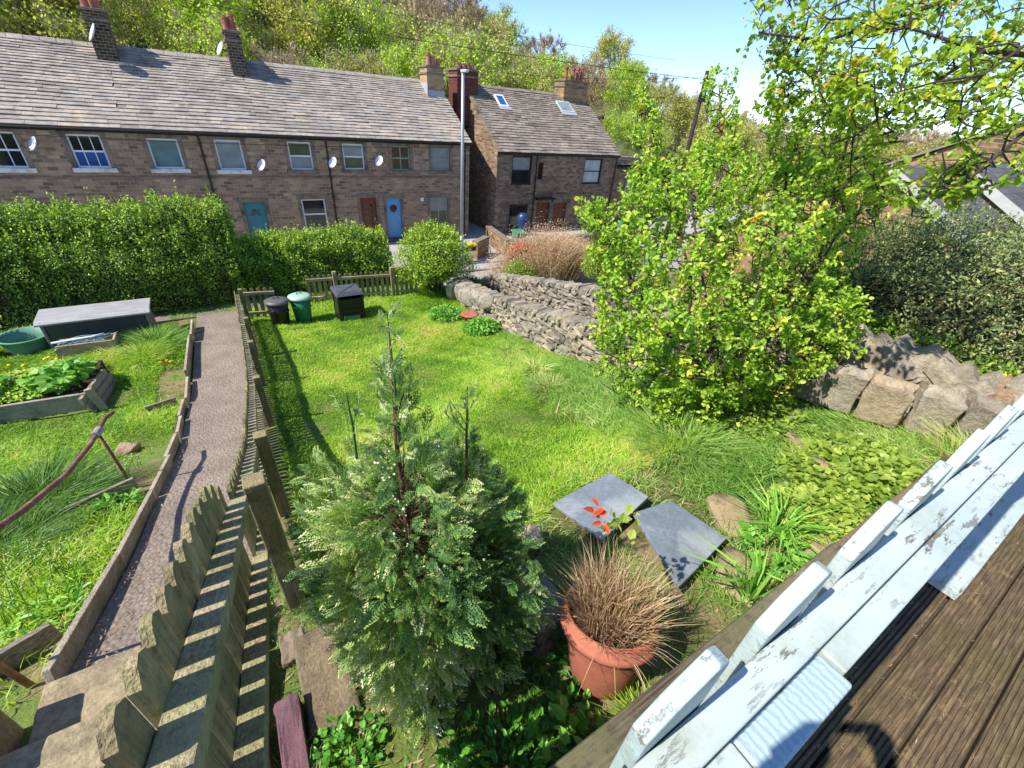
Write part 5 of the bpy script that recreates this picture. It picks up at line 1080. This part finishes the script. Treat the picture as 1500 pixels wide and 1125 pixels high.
def sprays(mb, P, D, N, L, tb, pale):
    n = len(P); D = unit(D); N = unit(N-D*np.sum(N*D, 1, keepdims=True)); B = np.cross(N, D)
    V = P[:, None, :] + L[:, None, None]*(SV[None, :, 0:1]*D[:, None, :]+SV[None, :, 1:2]*B[:, None, :]+SV[None, :, 2:3]*N[:, None, :])
    k = len(SV); FF = (SF[None]+(np.arange(n)*k)[:, None, None]).reshape(-1, 4); tt = (ST[None]*.5+tb[:, None]-.06)
    tt = np.where((ST[None] > .55) & (pale[:, None] > .5), .76+.24*RNG.random((n, len(ST))), tt); mb.add(V.reshape(-1, 3), FF, np.clip(tt, 0, 1).ravel())
cn = thing('conifer', 'two stemmed feathery conifer with cream tipped sprays in the foreground', 'conifer', (.42, 1.2, -2.5)); tr, fo = MB(), MB(); r = np.random.default_rng(70)
def csteam(bx, by, tx, ty, zb, zt, rmax, n, wispy, zlow):
    b = np.array((bx, by, zb)); e = np.array((tx, ty, zt)); tr.tube([b, b*.6+e*.4+r.normal(size=3)*.012, b*.25+e*.75+r.normal(size=3)*.015, e], [.024, .017, .009, .002], 8)
    P, D, N, Ls, Tb, Pl = [], [], [], [], [], []
    for i in range(n):
        h = r.uniform(zlow, 1)**1.15; z = zb+(zt-zb)*h; ax = b+(e-b)*h; a = r.uniform(0, 6.283); o = np.array((math.cos(a), math.sin(a), 0))
        prof = np.interp(h, [0, .12, .3, .5, .62, .75, .88, 1], [.8, .98, 1, .95, .46, .14, .08, .05]); R_ = rmax*prof*(1+.22*math.sin(3*a+bx*20)+.15*math.sin(5*a+z*6))
        q = r.uniform(.12, 1)**.6; p = ax+o*R_*q*.82+np.array((0, 0, .10*q)); d = o*(.8 if h < .7 else .45)+np.array((0, 0, .75-.25*q if h > .3 else .25))+r.normal(size=3)*.22
        nn = np.cross(d, r.normal(size=3)) if r.random() < .45 else o*.8+np.array((0, 0, .5))+r.normal(size=3)*.35
        keep = 1 if h < .62 else .33
        if h > .56 and r.random() > (.92-h)*.5: continue
        if r.random() < .1: tr.tube([ax-np.array((0, 0, .04)), (ax+p)/2, p], [.004, .0025, .0015], 4, cap=False)
        P.append(p); D.append(d); N.append(nn); Ls.append(r.uniform(.06, .125)*(1 if h < .7 else .75)); k = math.sin(a*2+z*5+bx*9)
        Tb.append(.28+.16*k+(.12 if h < .25 else 0)+r.normal()*.05+(-.18 if bx > .5 and h > .35 else 0)); Pl.append(r.random()+.12*k)
    P, D, N, Ls, Tb, Pl = map(np.array, (P, D, N, Ls, Tb, Pl)); sprays(fo, P, D, N, Ls, Tb, np.where(Pl > .84, 1, 0))
csteam(.36, 1.24, .35, 1.25, -2.5, -.62, .49, 4800, 0, .0); csteam(.6, 1.1, .66, 1.3, -2.5, -1.02, .38, 2400, 0, .02)
FT_ = []
# bare leading shoots at the two tops
for cx_, cy_, z0_, z1_, k_ in ((.35, 1.25, -1.1, -.56, 17), (.66, 1.3, -1.25, -.95, 9), (.2, 1.3, -1.15, -.85, 4)):
    for i in range(k_):
        h = i/k_; z = z0_+(z1_-z0_)*h; a = r.uniform(0, 6.28); l = (.11*(1-h)+.05); o = np.array((math.cos(a)*.6, math.sin(a)*.6, .9)); s = np.array((cx_, cy_, z)); e = s+o*l; fo.tube([s, (s+e)/2+r.normal(size=3)*.006, e], [.0032, .0026, .0018], 4, .6)
        for _ in range(6):
            q = r.uniform(.3, 1); p = s+(e-s)*q; f = p+unit((o+r.normal(size=3)*.7)[None])[0]*l*.32; fo.tube([p, f], [.0024, .0014], 3, r.choice([.35, .6, .8]), cap=False); FT_.append((f, f-p))
    fo.tube([(cx_, cy_, z0_), (cx_+.004, cy_, (z0_+z1_)/2), (cx_, cy_, z1_)], [.006, .005, .002], 5, .2)
FP = np.array([f for f, _ in FT_]); FD = np.array([d for _, d in FT_]); ks = r.random(len(FP)) < .5; nk = int(ks.sum()); sprays(fo, FP[ks]-unit(FD[ks])*.02, FD[ks], r.normal(size=(nk, 3)), r.uniform(.02, .045, nk), r.uniform(.2, .5, nk), (r.random(nk) < .3)*1.0)
part('trunk', tr, BARKR, cn, smooth=True); part('foliage', fo, CONI, cn)
# cream flower-like tips
m = MB(); k = 1300; a = r.uniform(0, 6.28, k); z = r.choice([-1.15, -1.3, -1.55, -1.8, -2.05], k)+r.normal(0, .07, k); R_ = np.interp(z, [-2.4, -1.9, -1.5, -1.2, -.9], [.5, .5, .42, .17, .06])*r.uniform(.75, 1.05, k)
sel = np.sin(a*3+z*9) > .55; a, z, R_ = a[sel], z[sel], R_[sel]; P = np.stack([.36+np.cos(a)*R_, 1.24+np.sin(a)*R_, z], 1); leaves(m, P, rand_dir(len(P)), rand_dir(len(P))+np.array((0, 0, .7)), r.uniform(.006, .014, len(P)), 1.0, LEAFQ, 1.3)
part('cream_tips', m, M_leaf('cream_tips', [(0, 'c6c9a8'), (1, 'dcdcc6')], .2, .6, gain=1.0), cn)['kind'] = 'stuff'

# ---- potted grasses
pg = thing('potted_grass', 'tuft of dry brown and green grass blades in the terracotta pot', 'plant', (PU, PV, PZ+.3)); m = MB(); PU, PV, PZ = PU+float(TILT[0, 2])*.32, PV+float(TILT[1, 2])*.32, PZ-.01; r = np.random.default_rng(80); n = 1050
a = r.uniform(0, 6.28, n); q = np.sqrt(r.uniform(0, 1, n)); B = np.stack([PU+np.cos(a)*q*.17, PV+np.sin(a)*q*.17, np.full(n, PZ+.335)], 1); D = np.stack([np.cos(a)*q*.35, np.sin(a)*q*.35, np.ones(n)], 1)+r.normal(size=(n, 3))*.16
tn = np.where(B[:, 0]-B[:, 1]*.2 > PU-.02+r.normal(0, .1, n), r.uniform(.3, 1, n), r.uniform(0, .68, n)); blades(m, B, D, r.uniform(.2, .44, n)*(1-.25*q), r.uniform(.003, .0055, n), tn, .14)
k = 24; a = r.uniform(0, 6.28, k); blades(m, np.stack([PU+np.cos(a)*.16, PV+np.sin(a)*.16, np.full(k, PZ+.35)], 1), np.stack([np.cos(a), np.sin(a), r.uniform(.1, .5, k)], 1), r.uniform(.14, .26, k), .004, r.uniform(.5, .9, k), .5)
part('blades', m, DRYG, pg)
m = MB(); P = np.stack([r.normal(PU+.12, .05, 26), r.normal(PV+.2, .04, 26), r.normal(PZ+.72, .035, 26)], 1); leaves(m, P, rand_dir(26)+np.array((0, 0, .3)), rand_dir(26)+np.array((0, 0, 1)), r.uniform(.03, .06, 26), r.uniform(.5, 1, 26), LEAF6, 1.2); part('leaves', m, YELL, pg)
m = MB(); P = np.stack([r.normal(PU+.03, .03, 9), r.normal(PV+.24, .03, 9), r.normal(PZ+.8, .02, 9)], 1); leaves(m, P, rand_dir(9)+np.array((0, 0, .3)), rand_dir(9)+np.array((0, 0, 1)), r.uniform(.04, .07, 9), 1, LEAF6, .7); part('red_leaves', m, M_leaf('maroon_orange_leaves', [(0, 'b5532c'), (1, 'c4502a')], .4, .5), pg)

# ---- grass
def zone_ok(u, v):
    ok = np.ones(len(u), bool)
    for (a, b, c, d) in [(1.58, 2.25, 1.2, 1.75), (1.78, 2.38, .68, 1.24), (-.23, .02, .98, 1.54), (.86, 1.3, .36, .78), (1.75, 2.4, 10.55, 11.15), (.3, .7, 10.8, 11.2), (.8, 1.2, 10.9, 11.3), (-6.1, -2.5, 8.3, 9.9), (-3.75, -1.95, 11.4, 12.0), (-4.5, -3.75, 11.4, 12.15), (-3.5, -2.5, 10.6, 11.0)]:
        ok &= ~((u > a) & (u < b) & (v > c) & (v < d))
    return ok
def grass(name, label, n, u0, u1, v0, v1, hf, wd, mat, tf, dens=None, seed=0, near=0.0, curl=.35, ln=.45):
    r = np.random.default_rng(seed); u = r.uniform(u0, u1, n); v = v0+(v1-v0)*r.uniform(0, 1, n)**(1+near); k = zone_ok(u, v)
    if dens is not None: k &= r.uniform(0, 1, n) < dens(u, v)
    u, v = u[k], v[k]; n = len(u); P = np.stack([u, v, gardz(u, v)-.01], 1); nz = fbm(P, 1.1, seed+5, 3)
    D = np.stack([r.normal(0, ln, n)+nz*.25, r.normal(0, ln, n)+fbm(P, .9, seed+9, 2)*.3, np.ones(n)], 1); h = hf(u, v, nz)*r.uniform(.55, 1.25, n)
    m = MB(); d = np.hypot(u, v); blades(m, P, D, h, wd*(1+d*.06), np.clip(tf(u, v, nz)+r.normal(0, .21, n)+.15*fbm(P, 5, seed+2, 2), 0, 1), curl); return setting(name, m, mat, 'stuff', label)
def lawn_h(u, v, nz): return .062+.03*nz+.04*np.clip(fbm(np.stack([u, v, 0*u], 1), 3.0, 4, 2), 0, 1)+.03*np.clip((.35-u)*2, 0, 1)+.07*np.clip(u-3.3, 0, 1)+.03*(v > 10.4)
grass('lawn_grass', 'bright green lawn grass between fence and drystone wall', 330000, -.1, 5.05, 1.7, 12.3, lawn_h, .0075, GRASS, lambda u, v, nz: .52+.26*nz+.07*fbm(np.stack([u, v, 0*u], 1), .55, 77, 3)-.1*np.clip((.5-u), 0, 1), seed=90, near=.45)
grass('rough_grass', 'longer blue green grass by the wall and under the leafy tree', 60000, 2.5, 5.1, 1.0, 8.0, lambda u, v, nz: .17+.06*nz, .008, ROUGH, lambda u, v, nz: .45+.2*nz, lambda u, v: np.clip((u-2.6-(v-1.5)*.22)*1.0, 0, 1), 91, .2, .6, .6)
grass('rough_grass', 'rough tufted grass on the plot left of the path', 190000, -6.2, -1.44, 2.0, 12.6, lambda u, v, nz: np.clip(.10+.09*nz+.05*(v > 9), .03, .3), .008, GRASS, lambda u, v, nz: .5+.25*nz, lambda u, v: np.where(u > -1.8, np.clip(.25+.5*np.sin(v*1.9+1), .05, 1), np.where(v < 4.0, .55, 1)), 92, .35, .45, .5)
grass('rough_grass', 'sparse grass and weeds in the shady bed under the conifer and railing', 22000, -.1, 4.2, .15, 1.9, lambda u, v, nz: .10+.06*nz, .006, ROUGH, lambda u, v, nz: .5+.25*nz, lambda u, v: .25+.6*(np.sin(u*5)*np.sin(v*6+1) > .1), 93, 0, .5, .5)
grass('rough_grass', 'tangled grass at the foot of the brown drystone wall', 26000, 3.6, 5.3, -.4, 2.2, lambda u, v, nz: .12+.07*nz, .007, ROUGH, lambda u, v, nz: .55+.2*nz, None, 95, 0, .6, .6)
grass('rough_grass', 'weeds creeping under the near picket fence', 5000, -.75, -.02, .3, 2.4, lambda u, v, nz: .07+.04*nz, .006, ROUGH, lambda u, v, nz: .5+.25*nz, lambda u, v: np.where(u > -.36, .8, 0), 96, 0, .6, .5)
grass('rough_grass', 'ragged grass along the foot of the hedges', 20000, -6.0, 5, 12.3, 13.0, lambda u, v, nz: .09+.05*nz, .01, ROUGH, lambda u, v, nz: .45+.2*nz, None, 94)
def clump(name, label, u, v, n, L, sp, mat, cat='plant', w_=.01, tb=.5, rad=.08, curl=.5, seed=1, grp=None):
    r = np.random.default_rng(seed); a = r.uniform(0, 6.28, n); q = np.sqrt(r.uniform(0, 1, n)); z = float(gardz(np.array([u]), np.array([v]))[0]); m = MB()
    blades(m, np.stack([u+np.cos(a)*q*rad, v+np.sin(a)*q*rad, np.full(n, z)], 1), np.stack([np.cos(a)*q*sp, np.sin(a)*q*sp, np.ones(n)], 1)+r.normal(size=(n, 3))*.12, L*r.uniform(.5, 1.2, n), w_, np.clip(r.normal(tb, .2, n), 0, 1), curl); return single(name, m, mat, label, cat, (u, v, z), grp)
clump('long_grass_clump', 'big shaggy grass clump in front of the storage box end', -1.95, 10.7, 1500, .42, .8, ROUGH, rad=.4, w_=.012, tb=.4, seed=2); clump('long_grass_clump', 'bright tussock beside the far path edging', -2.1, 10.0, 900, .3, .7, GRASS, rad=.35, tb=.7, seed=3)
clump('long_grass_clump', 'dark drooping grass clump below the rusty handrail', -2.3, 4.9, 1600, .38, 1.0, ROUGH, rad=.45, w_=.009, tb=.12, seed=4); clump('long_grass_clump', 'dark long grass at the left edge below the handrail', -2.5, 4.0, 1500, .34, 1.0, ROUGH, rad=.5, w_=.008, tb=.1, seed=5)
clump('strap_leaf_plant', 'strap leaved plant arching beside the right slate slab', 2.12, .42, 34, .42, .7, WEED, w_=.022, tb=.75, rad=.05, seed=6); clump('strap_leaf_plant', 'taller strap leaved clump by the tan stones near the railing', 2.75, .62, 90, .36, .8, WEED, w_=.014, tb=.85, rad=.09, seed=7)
clump('iris_clump', 'blue green spiky leaved clump under the left side of the leafy tree', 3.85, 5.0, 120, .35, .8, ROUGH, w_=.02, tb=.8, rad=.14, seed=8); clump('iris_clump', 'pale spiky leaved clump beside the foot of the lawn wall', 4.35, 6.6, 120, .32, .8, ROUGH, w_=.018, tb=.85, rad=.14, seed=9); clump('long_grass_clump', 'soft blue green grass mound at the lawn edge before the leafy tree', 3.55, 4.2, 1000, .2, .9, ROUGH, w_=.007, tb=.75, rad=.32, seed=10)
clump('long_grass_clump', 'feathery long grass clump right of the slate slabs', 3.15, 1.7, 1500, .26, .8, ROUGH, w_=.006, tb=.6, rad=.42, seed=11); clump('long_grass_clump', 'dry tipped grass at the foot of the upright stones by the railing', 4.9, .15, 500, .34, .8, ROUGH, w_=.007, tb=.8, rad=.25, seed=12)
clump('long_grass_clump', 'small green grass tuft in front of the terracotta pot', 1.05, .28, 260, .16, .9, GRASS, w_=.005, tb=.55, rad=.1, seed=13)
def herb(name, label, u, v, n, rad, h, size, mat, seed, tb=.5, cat='plant', tpl=LEAF6, W=1.5, flat=1.0, dz=0, el=1.0):
    r = np.random.default_rng(seed); a = r.uniform(0, 6.28, n); q = np.sqrt(r.uniform(0, 1, n)); U = u+np.cos(a)*q*rad; V = v+np.sin(a)*q*rad*el; z = gardz(U, V)+dz; m = MB(); hh = h*r.uniform(.3, 1, n)*(1-.45*q**2)
    P = np.stack([U, V, z+hh], 1); D = np.stack([np.cos(a), np.sin(a), r.normal(0, .3, n)], 1)+r.normal(size=(n, 3))*.5; leaves(m, P, D, r.normal(size=(n, 3))*.35+np.array((0, 0, flat)), size*r.uniform(.55, 1.25, n), np.clip(r.normal(tb, .2, n), 0, 1), tpl, W)
    for i in range(min(n, 260)): m.tube([(u+(P[i][0]-u)*.8, v+(P[i][1]-v)*.8, z[i]-.02), P[i]], [.003, .002], 3, .4, cap=False)
    return single(name, m, mat, label, cat, (u, v, float(z.mean())))
herb('groundcover_plant', 'yellow green groundcover carpet below the right drystone wall', 4.0, .75, 2600, .62, .16, .055, YELL, 1, .45, W=1.7, el=.7); herb('groundcover_plant', 'smaller yellow green groundcover patch nearer the railing', 3.15, .55, 900, .32, .13, .05, YELL, 2, .5, W=1.7)
herb('groundcover_plant', 'leafy green patch under the right side of the leafy tree', 4.2, 1.6, 1400, .5, .2, .05, YELL, 3, .3); herb('leafy_plant', 'bushy green herb left of the small terracotta bowl', 4.15, 9.4, 900, .42, .38, .08, WEED, 4, .75, W=.8); herb('leafy_plant', 'bushy green herb right of the small terracotta bowl', 4.55, 8.25, 1100, .42, .34, .08, WEED, 5, .75, W=.8)
herb('rhubarb_plant', 'big leaved plant at the right end of the raised bed', -3.0, 9.0, 190, .42, .35, .12, WEED, 6, .8, W=2.2, dz=.3); herb('rhubarb_plant', 'big leaved plant at the left edge in the raised bed', -4.3, 8.95, 240, .6, .28, .13, WEED, 7, .5, W=2.2, dz=.3); herb('bed_weeds', 'small weeds filling the middle of the raised bed', -3.6, 9.1, 900, .7, .12, .06, GRASS, 8, .6, dz=.3)
herb('leafy_weed', 'broad leaved weed clump between the right slate slab and tan stones', 2.55, .55, 130, .2, .12, .08, WEED, 9, .8, W=.9); herb('leafy_weed', 'leafy weeds under the pot beside the sleeper', .75, .32, 120, .25, .14, .07, WEED, 10, .7, W=.9); herb('leafy_weed', 'green weeds at the bottom edge between conifer and sleeper', .42, .45, 380, .26, .16, .05, WEED, 11, .5, W=.7)
herb('leafy_weed', 'dark low weeds in shade between the conifer and the pot', .85, .78, 170, .24, .1, .06, WEED, 12, .15, W=1); herb('leafy_weed', 'leafy weed on the bank edge beside the handrail post', -1.62, 4.5, 90, .16, .13, .08, WEED, 13, .8, W=.8); herb('leafy_weed', 'green leafy weeds along the bank beside the lower edging board', -1.62, 2.75, 130, .22, .1, .06, WEED, 14, .8, W=.8, el=1.6); herb('leafy_weed', 'weeds rooted at the foot of the striped step', -.1, .9, 200, .15, .1, .03, WEED, 15, .5)
herb('leafy_weed', 'clover patch on the bed near the lawn side of the slates', 1.4, 2.0, 160, .2, .06, .04, WEED, 16, .8); herb('leafy_weed', 'low weeds at the path side under the second edging board', -1.3, 3.9, 60, .1, .1, .05, WEED, 17, .5, el=2.5)
# seed-headed weeds with tiny white flowers, and dandelions
def flowers(name, label, u, v, n, rad, h, size, hexc, seed, stemm=WEED):
    r = np.random.default_rng(seed); a = r.uniform(0, 6.28, n); q = np.sqrt(r.uniform(0, 1, n)); U = u+np.cos(a)*q*rad; V = v+np.sin(a)*q*rad; z = gardz(U, V); H = h*r.uniform(.5, 1.1, n); t = thing(name, label, 'flowers', (u, v, float(z.mean()))); m = MB(); f = MB()
    for i in range(n):
        if n < 20: f = MB()
        e = (U[i]+r.normal()*.04, V[i]+r.normal()*.04, z[i]+H[i]); m.tube([(U[i], V[i], z[i]), e], [.003, .002], 3, .6, cap=False)
        rock(f, e, (size, size, size*.6), None, .5, 2, 1, 0)
        if n < 20: part('flower', f, M_plain('petal_'+hexc, hexc, .7, var=.05, bump=0), t)
    part('stalk', m, stemm, t)['kind'] = 'stuff'
    if n >= 20: part('flower', f, M_plain('petal_'+hexc, hexc, .7, var=.05, bump=0), t)['kind'] = 'stuff'
    return t
flowers('white_weed_flowers', 'weeds with tiny white seed heads on the shaded left bank', -2.0, 3.3, 110, .5, .3, .010, 'b9b9a5', 1); flowers('white_weed_flowers', 'white seed headed weeds behind the first riser board', -1.9, 5.5, 70, .3, .2, .012, 'dcdccb', 2)
flowers('dandelions', 'yellow dandelions in the grass before the wooden trough', -3.75, 10.6, 9, .35, .16, .05, 'e3c41c', 3); flowers('dandelions', 'single orange yellow dandelions by the shaded path clump', -1.75, 9.6, 3, .15, .1, .05, 'e0a81c', 4)
m = MB(); r = np.random.default_rng(5); P = np.stack([r.uniform(9.45, 10.05, 260), r.uniform(19.05, 19.4, 260), r.uniform(-5.8, -5.6, 260)], 1); leaves(m, P, rand_dir(260), rand_dir(260), .07, r.uniform(.4, 1, 260)); part('flowers', m, M_leaf('trough_flowers', [(0, '5f8d2a'), (1, 'e0cf2e')]), bpy.data.objects['planter'])
# debris on the deck: leaf litter and straw
m = MB(); r = np.random.default_rng(6); n = 420; P = np.stack([r.uniform(.5, 4, n), -.04-r.exponential(.22, n), np.full(n, -1.594)], 1); leaves(m, P, np.stack([r.normal(size=n), r.normal(size=n), r.normal(size=n)*.08], 1), np.tile((0, .1, 1.), (n, 1)), r.uniform(.008, .028, n), r.uniform(0, 1, n), LEAFQ, .2)
setting('leaf_litter', m, M_leaf('dry_litter', [(0, '6f5a45'), (.6, '98805f'), (1, 'b8a67f')], .1, .8, gain=1), 'stuff', 'dry straw and leaf litter on the decking')
m = MB(); n = 2600; U = r.uniform(-.35, 3.5, n); V = r.uniform(.3, 1.9, n); P = np.stack([U, V, gardz(U, V)+.008], 1); leaves(m, P, np.stack([r.normal(size=n), r.normal(size=n), r.normal(size=n)*.1], 1), np.tile((0, .1, 1.), (n, 1)), r.uniform(.015, .06, n), r.uniform(0, 1, n), LEAFQ, .3)
setting('leaf_litter', m, MC['dry_litter'], 'stuff', 'brown leaf litter on the bed below the railing')

grass('rough_grass', 'small weeds and grass creeping over the left edge of the path', 3500, -1.28, -.98, 2.0, 12.0, lambda u, v, nz: .05+.03*nz, .006, ROUGH, lambda u, v, nz: .5+.25*nz, lambda u, v: np.clip((-1.05-u)*4, 0, 1)*(np.sin(v*4.3)+np.sin(v*11) > .5), 97, .3, .6, .6)
m = MB(); r = np.random.default_rng(8); n = 1400; V = 2+10*r.uniform(0, 1, n)**1.3; U = np.where(r.random(n) < .6, -1.26+r.exponential(.09, n), r.uniform(-1.25, -.4, n)); P = np.stack([U, V, gz(V)+.078], 1); leaves(m, P, np.stack([r.normal(size=n), r.normal(size=n)-.3, r.normal(size=n)*.1], 1), np.tile((0, .3, 1.), (n, 1)), r.uniform(.008, .035, n), r.uniform(0, 1, n), LEAFQ, .5)
setting('leaf_litter', m, MC['dry_litter'], 'stuff', 'dead leaves and grit scattered along the path')
# ================================================================== THE PHOTOGRAPHER (standing on the deck behind the lens; only the shadow is in view)
def skin_body(name, joints, edges, mat, root, parent, sub=2):
    me = bpy.data.meshes.new(name); me.from_pydata([tuple(np.array(j[0])-np.array(parent.location)) for j in joints], edges, []); o = bpy.data.objects.new(name, me); COL.objects.link(o); o.parent = parent
    md = o.modifiers.new('skin', 'SKIN'); sk = me.skin_vertices[0].data if me.skin_vertices else None
    if sk is None:
        bpy.context.view_layer.objects.active = o; sk = me.skin_vertices[0].data
    for i, j in enumerate(joints): sk[i].radius = (j[1], j[1]); sk[i].use_root = (i == root)
    s = o.modifiers.new('sub', 'SUBSURF'); s.levels = s.render_levels = sub; me.materials.append(mat); return o
fh = np.array((math.sin(math.pi/2-AZ), 0, 0)); FW = np.array((_f.x, _f.y, 0)); FW /= np.linalg.norm(FW); RT = np.array((CX_.x, CX_.y, 0)); RT /= np.linalg.norm(RT)
O = -FW*.42; zf = -1.6
pe = thing('person', 'person in dark clothes standing on the decking holding up a phone, seen only by shadow', 'person', tuple(O+np.array((0, 0, zf))))
def J(f, r_, z, rad): return (O+FW*f+RT*r_+np.array((0, 0, z)), rad)
joints = [J(0, 0, -.68, .13), J(0, 0, -.45, .125), J(.0, 0, -.22, .15), J(0, 0, -.12, .09), J(.01, 0, -.05, .055), J(.02, 0, .03, .085), J(.02, 0, .12, .09), J(.015, 0, .17, .05),
          J(0, -.19, -.2, .06), J(.1, -.24, -.42, .045), J(.3, -.13, -.18, .032), J(0, .19, -.2, .06), J(.1, .24, -.42, .045), J(.3, .16, -.18, .032),
          J(0, -.1, -.78, .095), J(.02, -.11, -1.15, .065), J(-.02, -.12, -1.53, .045), J(.14, -.13, -1.57, .035), J(0, .1, -.78, .095), J(.02, .11, -1.15, .065), J(-.02, .12, -1.53, .045), J(.14, .13, -1.57, .035)]
edges = [(0,1),(1,2),(2,3),(3,4),(4,5),(5,6),(6,7),(2,8),(8,9),(9,10),(2,11),(11,12),(12,13),(0,14),(14,15),(15,16),(16,17),(0,18),(18,19),(19,20),(20,21)]
skin_body('body', joints, edges, M_plain('dark_clothing', '23262e', .9), 0, pe)
SKIN = M_plain('skin', 'b98a70', .6, var=.05, bump=0)
for sg in (-1, 1):
    js = [J(.3, .145*sg, -.175, .03), J(.355, .115*sg, -.11, .034)]; es = [(0, 1)]
    for k in range(4):
        b = len(js); z = -.085+.026*k; js += [J(.375, .105*sg, z-.01, .010), J(.395, .085*sg, z+.004, .0095), J(.398, (.062-.004*(k % 2))*sg, z+.01, .008)]; es += [(1, b), (b, b+1), (b+1, b+2)]
    b = len(js); js += [J(.35, .095*sg, -.085, .012), J(.372, .07*sg, -.07, .01)]; es += [(1, b), (b, b+1)]
    skin_body('hand', js, es, SKIN, 0, pe)
ph = single('phone', MB().box((-.085, -.004, -.04), (.075, .004, .04), .5, (np.stack([RT, FW, (0, 0, 1)], 1), O+FW*.405+np.array((0, 0, -.01)))), BLK, 'dark phone held level in both hands behind the viewpoint', 'phone', tuple(O+FW*.405), bevel=.003)

# ================================================================== lift the whole place so that the low ground is near zero
for o in TOPS: o.location.z += CZ
